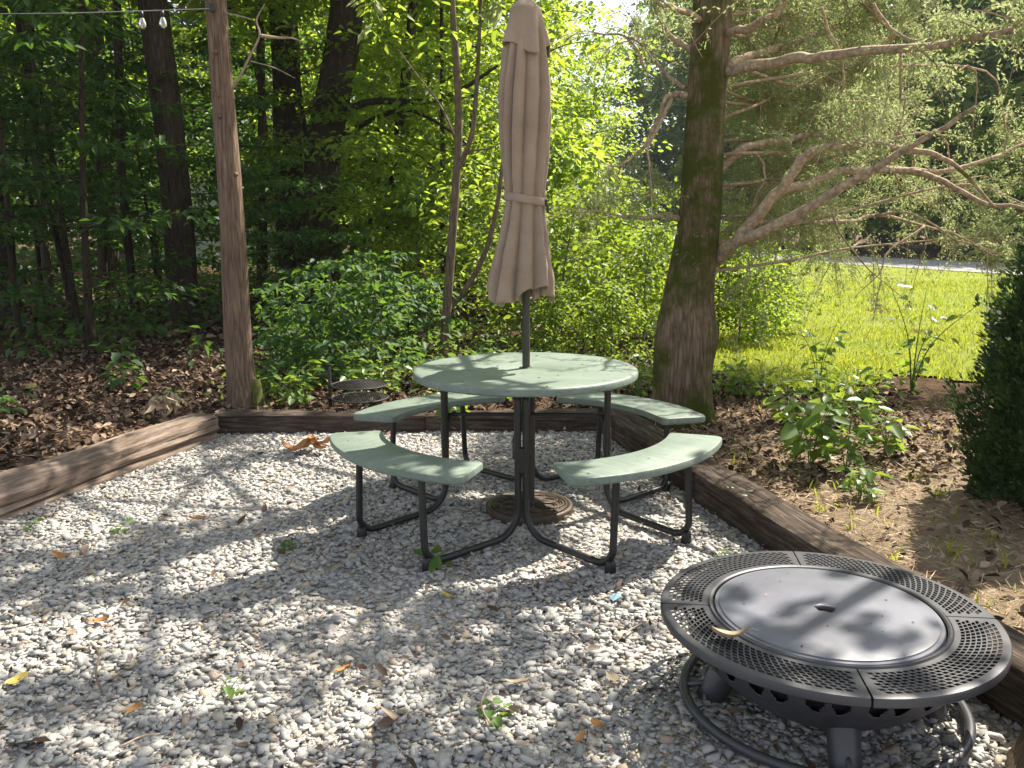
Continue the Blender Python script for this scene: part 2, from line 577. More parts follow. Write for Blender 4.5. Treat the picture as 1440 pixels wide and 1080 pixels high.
# road runs away to the left beyond the lawn
RD_A, RD_D = np.array([13.7, 29.0]), np.array([-.27, .963])
RD_D = RD_D / np.linalg.norm(RD_D); RD_N = np.array([RD_D[1], -RD_D[0]])
def road_s(x, y): return (x - RD_A[0]) * RD_N[0] + (y - RD_A[1]) * RD_N[1]
def lawn_edge(x, y):
    e = 7.2 + .35 * np.sin(x * 1.7) + .25 * np.sin(x * 3.9 + 1) - .10 * (x - 3)
    l = 1.55 + .13 * (y - 7) + .3 * np.sin(y * 1.3)
    return (y > e) & (x > l)
lawn = sheet('lawn', lambda x, y: lawn_edge(x, y) & (road_s(x, y) < -2.4), np.arange(1, 26, .2), np.arange(5, 70, .2), .02, M['lawn'], 'sunlit yellow green lawn beyond the cedar')
rd_mb = MB()
V, Fq = [], []
for i, t in enumerate(np.arange(-40, 120, 2.)):
    for s in (-2.5, 2.5):
        p = RD_A + RD_D * t + RD_N * s
        V.append((p[0], p[1], float(terr(p[0], p[1])) + .035))
    if i: Fq.append((2 * i - 2, 2 * i - 1, 2 * i + 1, 2 * i))
rd = rd_mb.add(V, Fq).build('road', M['asphalt']); tag(rd, 'pale grey road passing beyond the lawn', kind='structure')
dv = sheet('driveway', lambda x, y: (abs(y - 26 - .25 * (x + 15)) < 2.2) & (x < -12.5), np.arange(-40, -10, .4), np.arange(14, 34, .4), .03, M['concrete'], 'pale drive glimpsed through the left trunks')

# gravel pad
pad_gx = np.arange(-4, 2.3, .09); pad_gy = np.arange(-2.5, 6, .09)
X, Y = np.meshgrid(pad_gx, pad_gy)
pad = sheet('gravel_pad', lambda x, y: pad_sd(x, y) > -.03, pad_gx, pad_gy, 0.0, M['gravel_bed'], 'gravel pad framed by timbers')
co = np.empty(len(pad.data.vertices) * 3, np.float32); pad.data.vertices.foreach_get('co', co)
co = co.reshape(-1, 3); co[:, 2] = -.007; pad.data.vertices.foreach_set('co', co.ravel()); pad.data.update()

def make_stones(n, seed, npts=11):
    rs = np.random.default_rng(seed)
    out = []
    for _ in range(n):
        bm = bmesh.new()
        P = np.array([(a, b, c) for a in (-1, 1) for b in (-1, 1) for c in (-1, 1)], float) * rs.uniform(.3, 1.0, (8, 3))     # broken, sharp-edged chips
        P *= np.array([1, rs.uniform(.5, .95), rs.uniform(.2, .42)]) * .52
        for p in P: bm.verts.new(p)
        r = bmesh.ops.convex_hull(bm, input=bm.verts[:])
        bmesh.ops.delete(bm, geom=[v for v in bm.verts if not v.link_faces], context='VERTS')
        bmesh.ops.triangulate(bm, faces=bm.faces[:])
        bm.verts.index_update()
        out.append((np.array([v.co[:] for v in bm.verts]), np.array([[v.index for v in f.verts] for f in bm.faces])))
        bm.free()
    return out
STONES = make_stones(40, 3)

def rand_rot(n, rs, tilt=.5):
    """rotation matrices: any heading, limited tilt"""
    a = rs.uniform(0, 2 * PI, n); tx = rs.normal(0, tilt, n); ty = rs.normal(0, tilt, n)
    ca, sa = np.cos(a), np.sin(a); cx, sx = np.cos(tx), np.sin(tx); cy, sy = np.cos(ty), np.sin(ty)
    Z0 = np.zeros(n); O = np.ones(n)
    Rz = np.stack([ca, -sa, Z0, sa, ca, Z0, Z0, Z0, O], 1).reshape(n, 3, 3)
    Rx = np.stack([O, Z0, Z0, Z0, cx, -sx, Z0, sx, cx], 1).reshape(n, 3, 3)
    Ry = np.stack([cy, Z0, sy, Z0, O, Z0, -sy, Z0, cy], 1).reshape(n, 3, 3)
    return Rx @ Ry @ Rz

def in_view(x, y, m=.9):
    return (np.abs(x) < (y + .25) * .61 + m) & (y > 1.75)

def scatter(density, box, rs, cond):
    x0, x1, y0, y1 = box
    n = int(density * (x1 - x0) * (y1 - y0))
    x = rs.uniform(x0, x1, n); y = rs.uniform(y0, y1, n)
    k = cond(x, y)
    return x[k], y[k]

rs = np.random.default_rng(11)
gx_, gy_ = scatter(5300, (-3.6, 2.0, 1.75, 5.9), rs, lambda x, y: (pad_sd(x, y) > .0) & in_view(x, y))
n = len(gx_)
size = np.clip(rs.lognormal(math.log(.0242), .42, n), .011, .058)
zz = rs.uniform(-.011, .003, n) + .006 * np.sin(gx_ * 3.1) * np.sin(gy_ * 2.7)
RM = rand_rot(n, rs, .24)
Vs, Fs, off = [], [], 0
tid = rs.integers(0, len(STONES), n)
for t in range(len(STONES)):
    k = np.where(tid == t)[0]
    sv, sf = STONES[t]
    v = np.einsum('nij,vj->nvi', RM[k], sv) * size[k][:, None, None] + np.stack([gx_[k], gy_[k], zz[k]], 1)[:, None, :]
    m = len(sv)
    Vs.append(v.reshape(-1, 3))
    Fs.append((sf[None] + (off + np.arange(len(k)) * m)[:, None, None]).reshape(-1, 3))
    off += len(k) * m
gravel = link('gravel', poly_mesh('gravel', np.concatenate(Vs), np.concatenate(Fs), M['stone']))
tag(gravel, 'loose grey crushed limestone gravel', kind='stuff')
# the larger loose stones nearest the viewer, one by one
smesh = []
for i in range(12):
    sv, sf = STONES[i * 3]
    smesh.append(poly_mesh('stone', sv, sf, M['stone']))
def single_stone_mat():
    m = M['stone'].copy(); m.name = 'limestone_single'
    nt = m.node_tree
    g = [x for x in nt.nodes if x.type == 'NEW_GEOMETRY'][0]
    oi = nt.nodes.new('ShaderNodeObjectInfo')
    for l in list(g.outputs['Random Per Island'].links):
        nt.links.new(oi.outputs['Random'], l.to_socket)
    return m
M['stone1'] = single_stone_mat()
for me in smesh: me.materials.clear(); me.materials.append(M['stone1'])
ns = 0
while ns < 240:
    x, y = rs.uniform(-1.9, 1.5), rs.uniform(1.85, 3.6)
    if pad_sd(x, y) < .05 or not in_view(x, y, .2): continue
    o = link('stone', smesh[ns % 12], pad, (x, y, rs.uniform(.004, .014)))
    s = rs.uniform(.034, .048)
    o.scale = (s, s, s)
    o.rotation_euler = (rs.normal(0, .35), rs.normal(0, .35), rs.uniform(0, 6.28))
    ns += 1

# ------------------------------------------------------------------ leaves and trees
def leaf_arrays(P, axis, nrm, size, width=.55, fold=.18, droop=.15, shape=6):
    """leaf blades at P: returns V (n*6,3), F (n*2,4).  axis = blade direction, nrm = upper side"""
    axis = axis / (np.linalg.norm(axis, axis=1)[:, None] + 1e-9)
    nrm = nrm - axis * (nrm * axis).sum(1)[:, None]
    nrm = nrm / (np.linalg.norm(nrm, axis=1)[:, None] + 1e-9)
    side = np.cross(axis, nrm)
    s = size[:, None]
    def pt(a, w, h): return P + axis * (a * s) + side * (w * s) + nrm * (h * s)
    w = width / 2
    V = np.stack([pt(0, 0, 0), pt(.30, w, fold * w * 2), pt(.68, w * .75, fold * w * 1.5 - droop * .4), pt(1, 0, -droop),
                  pt(.68, -w * .75, fold * w * 1.5 - droop * .4), pt(.30, -w, fold * w * 2)], 1)
    n = len(P)
    b = (np.arange(n) * 6)[:, None]
    F = np.concatenate([np.stack([b[:, 0], b[:, 0] + 3, b[:, 0] + 2, b[:, 0] + 1], 1), np.stack([b[:, 0], b[:, 0] + 5, b[:, 0] + 4, b[:, 0] + 3], 1)], 0)
    return V.reshape(-1, 3), F

def blade_arrays(P, axis, nrm, size, width=.2):
    """thin pointed blades, one folded quad each: for needles, scales and grass"""
    axis = axis / (np.linalg.norm(axis, axis=1)[:, None] + 1e-9)
    side = np.cross(axis, nrm); side /= np.linalg.norm(side, axis=1)[:, None] + 1e-9
    s = np.asarray(size)[:, None]
    V = np.stack([P, P + axis * s * .45 + side * s * width * .5, P + axis * s, P + axis * s * .45 - side * s * width * .5], 1)
    return V.reshape(-1, 3), np.arange(len(P) * 4).reshape(-1, 4)

def rnd_unit(n, rs):
    v = rs.normal(size=(n, 3)); return v / np.linalg.norm(v, axis=1)[:, None]

def cluster_leaves(C, rad, per, leaf, rs, flat=.5, up=1.2, width=.55, jit=.35):
    """leaves round cluster centres C (n,3)"""
    n = len(C)
    k = n * per
    c = np.repeat(C, per, 0); r = np.repeat(np.broadcast_to(rad, (n,)), per)
    off = rs.normal(size=(k, 3)) * .55
    off[:, 2] *= flat
    P = c + off * r[:, None]
    ax = off + rs.normal(size=(k, 3)) * .5
    ax[:, 2] = ax[:, 2] * .5 - .25
    nr = rs.normal(size=(k, 3)) * .55 + np.array([0, 0, up])
    sz = leaf * rs.uniform(1 - jit, 1 + jit, k)
    return leaf_arrays(P, ax, nr, sz, width)

def trunk_mb(mb, pts, r0, r1, seg=12, flare=1.5, rough=.06, seed=0, flh=.35):
    P = spline(pts, 6)
    n = len(P)
    h = P[:, 2] - P[0, 2]
    t = np.linspace(0, 1, n)
    rad = r0 + (r1 - r0) * t
    rad = rad * (1 + (flare - 1) * np.exp(-np.maximum(h, 0) / flh))
    rs = np.random.default_rng(seed)
    ph = rs.uniform(0, 6.28, 6)
    def wob(i, th):
        fl = math.exp(-max(h[i], 0) / (flh * 1.3))
        return 1 + rough * (np.sin(2 * th + ph[0] + t[i] * 3) + .6 * np.sin(3 * th + ph[1] - t[i] * 5)) + .12 * fl * np.sin(5 * th + ph[2]) + .02 * np.sin(7 * th + ph[3] + i)
    mb.tube(P, rad, seg, True, wob)
    return P, rad

def make_tree(name, seed, H, z0, cr, n_limb, n_cl, per, leaf, mat, bark, r0, flat=.45, rise=.35, clr=.5, prof=None, bend=.25, up=1.2, width=.55, limb_r=.28, seg=10, label='', cat='tree', group=None):
    """tree at the origin: trunk with limbs, and a crown of leaf clusters carried on the limbs"""
    rs = np.random.default_rng(seed)
    t = thing(name, label, cat, (0, 0, 0), 0, group)
    mb = MB()
    bx, by = rs.normal(0, bend, 2)
    pts = [(0, 0, -.15), (bx * .1, by * .1, H * .2), (bx * .5, by * .2, H * .5), (bx, by, H * .8), (bx * 1.2, by * 1.3, H)]
    P, rad = trunk_mb(mb, pts, r0, r0 * .15, seg, 1.5, .05, seed)
    C = []
    lm = MB()
    for i in range(n_limb):
        f = (i + rs.uniform(.1, .9)) / n_limb
        z = z0 + (H * .97 - z0) * f
        k = min(len(P) - 1, int(np.argmin(abs(P[:, 2] - z))))
        a = i * 2.39996 + rs.normal(0, .4)
        pr = prof(f) if prof else math.sin(PI * (f * .8 + .15)) ** .7
        Ln = cr * pr * rs.uniform(.7, 1.15)
        rz = rise * rs.uniform(.3, 1.4)
        d = np.array([math.cos(a), math.sin(a), rz])
        b = P[k]
        sagp = np.array([math.cos(a + .3), math.sin(a + .3), rz * .6])
        e = b + d * Ln * .5 + sagp * Ln * .5 - np.array([0, 0, .06 * Ln])
        path = spline([b, b + d * Ln * .45 + rs.normal(0, .05 * Ln, 3), e], 4)
        lr = max(.006, min(rad[k] * .6, r0 * limb_r * (.4 + .6 * pr)))
        lm.tube(path, np.linspace(lr, lr * .2, len(path)), 5, False)
        nc = max(2, int(n_cl * (.5 + .5 * pr)))
        for j in range(nc):
            u = rs.uniform(.3, 1.05)
            q = path[min(len(path) - 1, int(u * (len(path) - 1)))]
            sp = rs.normal(0, .26 * Ln * u, 3); sp[2] *= flat
            cc = q + sp
            C.append(cc)
            if j % 2 == 0:
                lm.tube(spline([q, (q + cc) / 2 + rs.normal(0, .03, 3), cc], 2), np.linspace(lr * .35, lr * .12, 5), 4, False)
    mb.build('trunk', bark, t, True)
    tag(lm.build('limbs', bark, t, True), kind='stuff')
    V, F = cluster_leaves(np.array(C), clr * rs.uniform(.7, 1.3, len(C)), per, leaf, rs, flat, up, width)
    link('crown', poly_mesh('crown', V, F, mat), t)
    return t
def clear(t):
    """take a prototype that is only copied out of the scene again"""
    for c in list(t.children_recursive): bpy.data.objects.remove(c)
    bpy.data.objects.remove(t)
def place(proto, x, y, rz, sc, label=None, group=None):
    return dup(proto, (x, y, float(terr(x, y))), rz, sc, label, group)

# ------------------------------------------------------------------ tree kinds (prototypes, copied into place)
mid_prof = lambda f: (1 - f) ** .5 * .9 + .15
far_prof = lambda f: math.sin(PI * (f * .85 + .12)) ** .6
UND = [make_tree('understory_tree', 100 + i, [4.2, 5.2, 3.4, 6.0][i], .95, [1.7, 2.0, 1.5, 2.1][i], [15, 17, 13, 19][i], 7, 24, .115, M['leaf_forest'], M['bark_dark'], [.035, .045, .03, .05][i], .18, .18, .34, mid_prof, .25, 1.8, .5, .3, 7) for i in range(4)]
MID = [make_tree('broadleaf_tree', 200 + i, [9, 11, 8, 12][i], [.9, 1.3, .7, 1.8][i], [2.5, 2.9, 2.3, 3.0][i], [26, 28, 24, 28][i], 9, 30, .15, M['leaf_mid'], M['bark_dark'], [.08, .10, .07, .11][i], .35, .3, .5, mid_prof, .4, 1.1, .58, .25, 8) for i in range(4)]
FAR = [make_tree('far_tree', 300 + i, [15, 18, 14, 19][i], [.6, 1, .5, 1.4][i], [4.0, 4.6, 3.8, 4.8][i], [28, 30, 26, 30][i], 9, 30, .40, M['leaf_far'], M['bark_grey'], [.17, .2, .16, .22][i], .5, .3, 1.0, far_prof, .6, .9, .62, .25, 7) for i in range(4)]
CAN = [make_tree('canopy_tree', 400 + i, [17, 18, 16][i], [6.5, 7, 6][i], [4.6, 4.8, 4.2][i], 24, 9, 28, .24, M['leaf_mid'], M['bark_dark'], .2, .4, .35, .75, far_prof, .4, 1.1, .58, .3, 8) for i in range(3)]
BSH = [make_tree('leafy_bush', 500 + i, [1.7, 2.1, 1.4][i], .1, [.9, 1.0, .8][i], [14, 16, 12][i], 7, 20, [.075, .10, .085][i], M[['leaf_sun', 'leaf_mid', 'leaf_sun'][i]], M['bark_sapling'], .018, .5, .6, .24, mid_prof, .12, .9, .6, .4, 5) for i in range(3)]
DOG = [make_tree('leafy_shrub', 600 + i, [1.5, 1.9, 1.1][i], .12, [.85, 1.0, .7][i], [12, 14, 10][i], 6, [9, 6, 8][i], [.115, .145, .105][i], M['leaf_shrub'], M['bark_sapling'], .016, .22, .25, .22, mid_prof, .12, 2.0, .58, .4, 5) for i in range(3)]
can_crown = [[c for c in t.children if c.name.startswith('crown')][0].data for t in CAN]
can_limbs = [[c for c in t.children if c.name.startswith('limbs')][0].data for t in CAN]

def wx(px, y): return (px - 720) / F_PX * (y * math.cos(PITCH) + (CAM_H - .1) * math.sin(PITCH))
rs = np.random.default_rng(21)
def put(kind, px, y, sc=1.0, label=None, group=None, rz=None):
    v = kind[int(rs.integers(len(kind)))]
    return place(v, wx(px, y), y, rs.uniform(0, 6.28) if rz is None else rz, sc * rs.uniform(.92, 1.08), label, group)

# --- trunks of the left wood: each its own trunk, limbs and crown
def wood_tree(label, px, y, pxt, r0, r1, seed, bark='bark_dark', H=15, crown=True, lean_y=0, extra=None, cat='tree', name='oak_tree', flare=1.35):
    b = Vector((wx(px, y), y, 0)); b.z = float(terr(b.x, y))
    tp = atd(pxt, 0, y + lean_y)
    t = thing(name, label, cat, b)
    d = (tp - b)
    k = H / d.z
    mb = MB()
    rs_ = np.random.default_rng(seed)
    w = rs_.normal(0, .05, 6)
    trunk_mb(mb, [(0, 0, -.2), tuple(d * .12 + Vector((w[0] * .5, 0, 0))), tuple(d * .5 + Vector((w[1], w[2], 0))), tuple(d), tuple(d * (1 + (k - 1) * .5) + Vector((w[3] * 3, w[4] * 3, 0))), tuple(d * k)], r0, r1, 18, flare, .05, seed, .4)
    mb.build('trunk', M[bark], t, True)
    if crown:
        i = seed % 3
        for nm, me in (('limbs', can_limbs[i]), ('crown', can_crown[i])):
            o = link(nm, me, t, (d.x * k * .7, d.y * k * .7, H - 16.5))
            o.rotation_euler = (0, 0, seed * 1.1)
            if nm == 'limbs': tag(o, kind='stuff')
    return t, b, d
T1, _, _ = wood_tree('thick dark oak trunk left of the bare cedar pole, mossy flank', 262, 11.6, 214, .215, .17, 1)
T2, _, _ = wood_tree('thick dark trunk behind the shrubs, just right of the bare cedar pole', 420, 14.0, 396, .25, .19, 2)
T3, b3, d3 = wood_tree('thick dark trunk leaning right, above the campfire grill', 442, 13.2, 489, .27, .22, 3)
T4, _, _ = wood_tree('dark trunk deeper in the wood at upper left', 158, 18.5, 128, .21, .17, 4)
T5, _, _ = wood_tree('thin straight dark trunk with dead side twigs at left', 192, 12.2, 164, .06, .045, 5, 'bark_dark', 15, True)
T6, _, _ = wood_tree('dark trunk at the left picture edge', 14, 12.5, -30, .15, .12, 6)
T7, _, _ = wood_tree('slender dark trunk close behind the bare cedar pole', 372, 13.4, 364, .07, .05, 7, 'bark_dark', 15, True)
T8, _, _ = wood_tree('slender dark trunk leaning right, between the thick leaning trunk and the umbrella', 548, 14.2, 582, .10, .07, 8, 'bark_dark', 9, False)
T9, _, _ = wood_tree('slim grey trunk far back between the left trunks', 72, 15.5, 36, .08, .06, 9, 'bark_grey', 16, True)
T10, _, _ = wood_tree('thin dark trunk leaning left in the deep wood at left', 105, 13.5, 20, .05, .035, 10, 'bark_dark', 14, True)
# dark limbs of the leaning trunk reaching over the clearing
def limb(parent, base, pts, r0, r1, mat, seg=7, n=6, name='branch'):
    P = [Vector(p) - Vector(base) for p in pts]
    mb = MB()
    S = spline(P, n)
    mb.tube(S, np.linspace(r0, r1, len(S)), seg, True)
    return mb.build(name, mat, parent, True)
limb(T3, b3, [atd(482, 160, 13.2), atd(520, 143, 12.6), atd(600, 142, 12.2), atd(650, 125, 11.8), atd(700, 92, 11.5)], .06, .02, M['bark_dark'])
limb(T3, b3, [atd(478, 190, 13.2), atd(560, 155, 12.8), atd(610, 170, 12.3), atd(660, 205, 12.2)], .045, .012, M['bark_dark'])
limb(T3, b3, [atd(484, 110, 13.2), atd(455, 130, 12.8), atd(420, 170, 12.5)], .05, .02, M['bark_dark'])

# --- bare cedar pole
bp = at(346, 572, .1); bp.z = float(terr(bp.x, bp.y))
snag = thing('bare_cedar', 'bare reddish cedar pole with stripped bark and mossy foot', 'tree', bp)
mb = MB()
ax_ = [bp, at(346, 572, .1) + Vector((-.0, 0, .5)), atd(326, 300, bp.y), atd(312, 120, bp.y), atd(303, 0, bp.y), atd(292, -160, bp.y), atd(284, -420, bp.y)]
pl = [Vector(p) - bp for p in ax_]; pl[0] = Vector((0, 0, -.12)); pl[1] = Vector((-.025, 0, .45))
S = spline(pl, 8)
rr = np.interp(S[:, 2], [-.2, 0, .12, .35, .9, 1.6, 3, 5.5], [.125, .116, .105, .097, .091, .085, .074, .05])
ph = 1.7
def wob_s(i, th): return 1 + .05 * np.sin(2 * th + i * .15) + .035 * np.sin(5 * th + i * .1) + (.08 * math.exp(-max(S[i, 2], 0) / .15)) * np.sin(4 * th + 1)
mb.tube(S, rr, 24, True, wob_s)
mb.build('trunk', M['bark_snag'], snag, True)
# knots
for px, py, r_ in ((309, 163, .022), (303, 73, .02), (308, 135, .014), (331, 245, .015)):
    mb = MB()
    q = atd(px, py, bp.y - .085) - bp
    mb.tube([q + Vector((0, .03, 0)), q, q + Vector((0, -.018, .006))], [r_, r_, r_ * .4], 10)
    mb.build('knot', M['bark_snag'], snag, True)
# dead pale branch at its right
D = bp.y
limb(snag, bp, [atd(318, 135, D), atd(335, 112, D - .1), atd(352, 78, D - .2), atd(365, 50, D - .25), atd(361, 28, D - .25), atd(372, 6, D - .3)], .012, .004, M['dead_wood'], 6)
limb(snag, bp, [atd(365, 50, D - .25), atd(390, 53, D - .2), atd(412, 54, D - .15), atd(430, 62, D - .1)], .013, .003, M['dead_wood'], 6)
limb(snag, bp, [atd(313, 18, D), atd(335, 22, D - .15), atd(356, 28, D - .2)], .007, .004, M['dead_wood'], 6)
limb(snag, bp, [atd(352, 86, D - .1), atd(385, 95, D), atd(415, 110, D)], .004, .002, M['dead_wood'], 5)
# moss skirt on the foot
mb = MB()
mm_ = simple('moss', (.07, .085, .015), .95, 0, .5, 40, .8, 120)
th = np.linspace(-.9, 1.0, 12)
V, F = [], []
rsm = np.random.default_rng(3)
for i, z in enumerate(np.linspace(-.02, .22, 9)):
    rad = float(np.interp(z, S[:, 2], rr)) * 1.04 + .004
    for j, t in enumerate(th):
        e = 1 - .12 * (i / 8) ** 2 if 0 < j < 11 else .9
        V.append((rad * e * math.cos(t) * 1.08 + .01, rad * e * math.sin(t), z + rsm.normal(0, .006)))
F = [(i * 12 + j, i * 12 + j + 1, (i + 1) * 12 + j + 1, (i + 1) * 12 + j) for i in range(8) for j in range(11)]
mb.add(V, F); mb.build('moss', mm_, snag, True)

# --- double-stemmed sapling and the arched stem beside it
sp0 = at(622, 503, .1); sp0.z = float(terr(sp0.x, sp0.y)); D = sp0.y
sap = thing('forked_sapling', 'slender forked sapling with two smooth stems left of the umbrella', 'sapling', sp0)
limb(sap, sp0, [sp0 - Vector((0, 0, .1)), atd(631, 400, D), atd(641, 260, D), atd(645, 180, D), atd(642, 90, D), atd(636, 0, D), atd(630, -160, D)], .050, .024, M['bark_sapling'], 10, name='trunk')
limb(sap, sp0, [atd(642, 240, D), atd(652, 222, D - .03), atd(665, 180, D - .1), atd(672, 90, D - .15), atd(676, 0, D - .2), atd(684, -150, D - .2)], .030, .014, M['bark_sapling'], 9, name='fork_stem')
limb(sap, sp0, [atd(641, 195, D), atd(620, 150, D + .2), atd(590, 110, D + .5), atd(560, 70, D + .7)], .014, .005, M['bark_sapling'], 6)
limb(sap, sp0, [atd(664, 212, D - .05), atd(690, 208, D - .1), atd(712, 196, D - .2)], .012, .005, M['bark_sapling'], 6)
ap = at(598, 500, .1); ap.z = float(terr(ap.x, ap.y)); D = ap.y
arc = thing('arched_sapling', 'bent bare sapling arching behind the closed umbrella', 'sapling', ap)
limb(arc, ap, [ap - Vector((0, 0, .1)), atd(589, 488, D), atd(590, 470, D), atd(612, 452, D + .05), atd(640, 425, D + .1), atd(664, 392, D + .1), atd(684, 350, D), atd(697, 300, D), atd(704, 255, D), atd(712, 180, D), atd(722, 60, D), atd(728, -60, D)], .042, .014, M['bark_sapling'], 9, name='trunk')

# leaves of the two saplings high up
def crown_at(parent, base, centers, rad, per, leaf, mat, seed, flat=.4, up=1.2):
    rs_ = np.random.default_rng(seed)
    C = np.array([tuple(Vector(c) - Vector(base)) for c in centers])
    V, F = cluster_leaves(C, np.full(len(C), rad), per, leaf, rs_, flat, up)
    return link('crown', poly_mesh('crown', V, F, mat), parent)
r2 = np.random.default_rng(8)
crown_at(sap, sp0, [atd(r2.uniform(520, 800), r2.uniform(-260, 60), sp0.y + r2.uniform(-.8, 1.2)) for _ in range(60)], .3, 12, .11, M['leaf_mid'], 4)

SUN_GAPS = [(1.25, 3.8, 3.3, 6.1), (.55, 1.5, 1.9, 2.75), (-2.4, -1.0, 4.0, 5.4)]  # ground patches the cedar crown is thinned for, to let sun in
# --- the big leaning cedar with its own limbs
cb = at(962, 588, .09); cb.z = float(terr(cb.x, cb.y)); D = cb.y
cedar = thing('cedar_tree', 'large old mossy cedar with long bare limbs right of the table', 'tree', cb)
ctr = [cb, atd(959, 500, D), atd(968, 420, D + .02), atd(984, 310, D + .05), atd(991, 200, D + .08), atd(997, 100, D + .1), atd(1003, 0, D + .12), atd(1016, -220, D + .2)]
pl = [Vector(p) - cb for p in ctr]; pl[0] = Vector((0, 0, -.2))
pl += [pl[-1] + Vector((.1, .1, 2.5)), pl[-1] + Vector((.3, .2, 5.5))]
S = spline(pl, 12)
rr = np.interp(S[:, 2], [-.2, .0, .12, .3, .6, .9, 1.3, 2, 3, 5, 10.5], [.25, .225, .205, .195, .188, .165, .142, .128, .128, .10, .02])
zc_ = S[:, 2]
def wob_c(i, th):
    z = zc_[i]
    lo = math.exp(-max(z, 0) / .8)
    fl = -.26 * lo * np.exp(-((((th - 4.75 - .12 * z + PI) % (2 * PI)) - PI) / .22) ** 2)      # deep flute facing the table
    fl2 = -.14 * lo * np.exp(-((((th - 3.6 + PI) % (2 * PI)) - PI) / .25) ** 2)
    bl = .34 * math.exp(-((z - .62) / .2) ** 2) * np.exp(-((((th - PI + PI) % (2 * PI)) - PI) / .6) ** 2)   # bulge to the left
    toe = .45 * math.exp(-max(z, 0) / .10) * np.exp(-((((th - 5.9 + PI) % (2 * PI)) - PI) / .4) ** 2)
    return 1 + fl + fl2 + bl + toe + .04 * np.sin(3 * th + z * 1.1) + .018 * np.sin(9 * th + z * 2 + np.sin(z * 3))
mb = MB(); mb.tube(S, rr, 64, True, wob_c)
# tube() frame: measured so that angle 0 points right, see wob_c
mb.build('trunk', M['bark_cedar'], cedar, True)
LIMBS = []
def cl(pts, r0, r1, seg=8):
    pts = [(p[0], p[1], p[2] + (.11 if i == 0 else .04 if i == 1 else 0)) if r0 > .025 else p for i, p in enumerate(pts)]
    P = spline([atd(*p) for p in pts], 3)
    kr = np.random.default_rng(int(abs(pts[0][0] * 7 + pts[-1][1] * 3)))
    P[1:] += kr.normal(0, .005, (len(P) - 1, 3))
    limb(cedar, cb, P, r0 * .82, r1 * .5, M['bark_branch'], seg, 3)
    LIMBS.append(spline(P, 3))
D0 = D
cl([(1000, 372, D0), (1022, 352, D0 - .1), (1060, 310, D0 - .2), (1100, 265, D0 - .3), (1128, 226, D0 - .35), (1148, 211, D0 - .4), (1220, 202, D0 - .45), (1270, 210, D0 - .5), (1325, 220, D0 - .5), (1362, 250, D0 - .5), (1398, 292, D0 - .5)], .055, .016)
cl([(1004, 368, D0), (1030, 343, D0 - .15), (1080, 322, D0 - .35), (1140, 290, D0 - .5), (1200, 255, D0 - .6), (1240, 232, D0 - .7), (1290, 200, D0 - .8), (1340, 172, D0 - .9), (1372, 150, D0 - 1.0)], .058, .018)
cl([(1096, 268, D0 - .3), (1140, 258, D0 - .1), (1180, 242, D0), (1250, 238, D0 + .1), (1310, 241, D0 + .1), (1380, 228, D0 + .2), (1425, 208, D0 + .3), (1480, 190, D0 + .4)], .04, .012)
cl([(1245, 238, D0 + .1), (1300, 245, D0), (1340, 262, D0 - .1), (1385, 285, D0 - .2), (1440, 292, D0 - .3), (1500, 300, D0 - .4)], .03, .016)
cl([(1065, 312, D0 - .1), (1110, 313, D0 + .2), (1190, 312, D0 + .4), (1230, 303, D0 + .5), (1300, 318, D0 + .6), (1350, 332, D0 + .7), (1400, 360, D0 + .8)], .025, .008)
cl([(1010, 240, D0), (1035, 215, D0 + .1), (1062, 205, D0 + .25), (1110, 195, D0 + .4), (1160, 186, D0 + .5), (1195, 180, D0 + .6), (1222, 165, D0 + .7)], .045, .02)
cl([(1015, 105, D0), (1050, 95, D0 - .2), (1110, 85, D0 - .5), (1160, 80, D0 - .7), (1240, 70, D0 - 1.0), (1330, 62, D0 - 1.3), (1400, 45, D0 - 1.6), (1470, 35, D0 - 1.8)], .05, .022)
cl([(1020, 92, D0), (1060, 78, D0 + .3), (1110, 62, D0 + .6), (1170, 42, D0 + .9), (1200, 22, D0 + 1.1), (1260, -20, D0 + 1.3)], .045, .018)
cl([(1018, 48, D0), (1050, 40, D0 - .3), (1090, 20, D0 - .5), (1108, -10, D0 - .6), (1140, -80, D0 - .8)], .035, .014)
cl([(962, 312, D0), (940, 303, D0 - .1), (905, 306, D0 - .2), (868, 302, D0 - .3), (838, 297, D0 - .3)], .03, .008)
cl([(984, 140, D0), (955, 132, D0 + .1), (938, 140, D0 + .1), (925, 172, D0 + .1), (905, 205, D0 + .1), (880, 228, D0 + .1), (850, 236, D0 + .1)], .032, .01)
cl([(945, 138, D0 + .1), (925, 180, D0 - .1), (912, 205, D0 - .15), (915, 240, D0 - .2), (920, 280, D0 - .2)], .018, .006)
cl([(985, 75, D0), (955, 60, D0 + .2), (935, 40, D0 + .3), (925, 5, D0 + .3), (915, -50, D0 + .4)], .03, .012)
cl([(990, 30, D0), (960, 14, D0 - .3), (930, 5, D0 - .6), (890, -20, D0 - .8)], .03, .012)
cl([(905, 95, D0 + .3), (880, 52, D0 + .4), (840, 48, D0 + .5), (800, 58, D0 + .6)], .014, .006)
cl([(963, 125, D0 + .2), (930, 100, D0 + .3), (905, 65, D0 + .3), (880, 52, D0 + .4)], .02, .012)
cl([(1155, 10, D0 - .6), (1165, 45, D0 - .6), (1183, 80, D0 - .6), (1185, 130, D0 - .6), (1180, 178, D0 - .6)], .013, .005, 6)
cl([(1228, 5, D0 - .8), (1245, 30, D0 - .8), (1275, 55, D0 - .9), (1330, 62, D0 - 1.0)], .012, .006, 6)
cl([(1265, 70, D0 - .8), (1266, 130, D0 - .7), (1270, 150, D0 - .7), (1258, 210, D0 - .6)], .011, .005, 6)
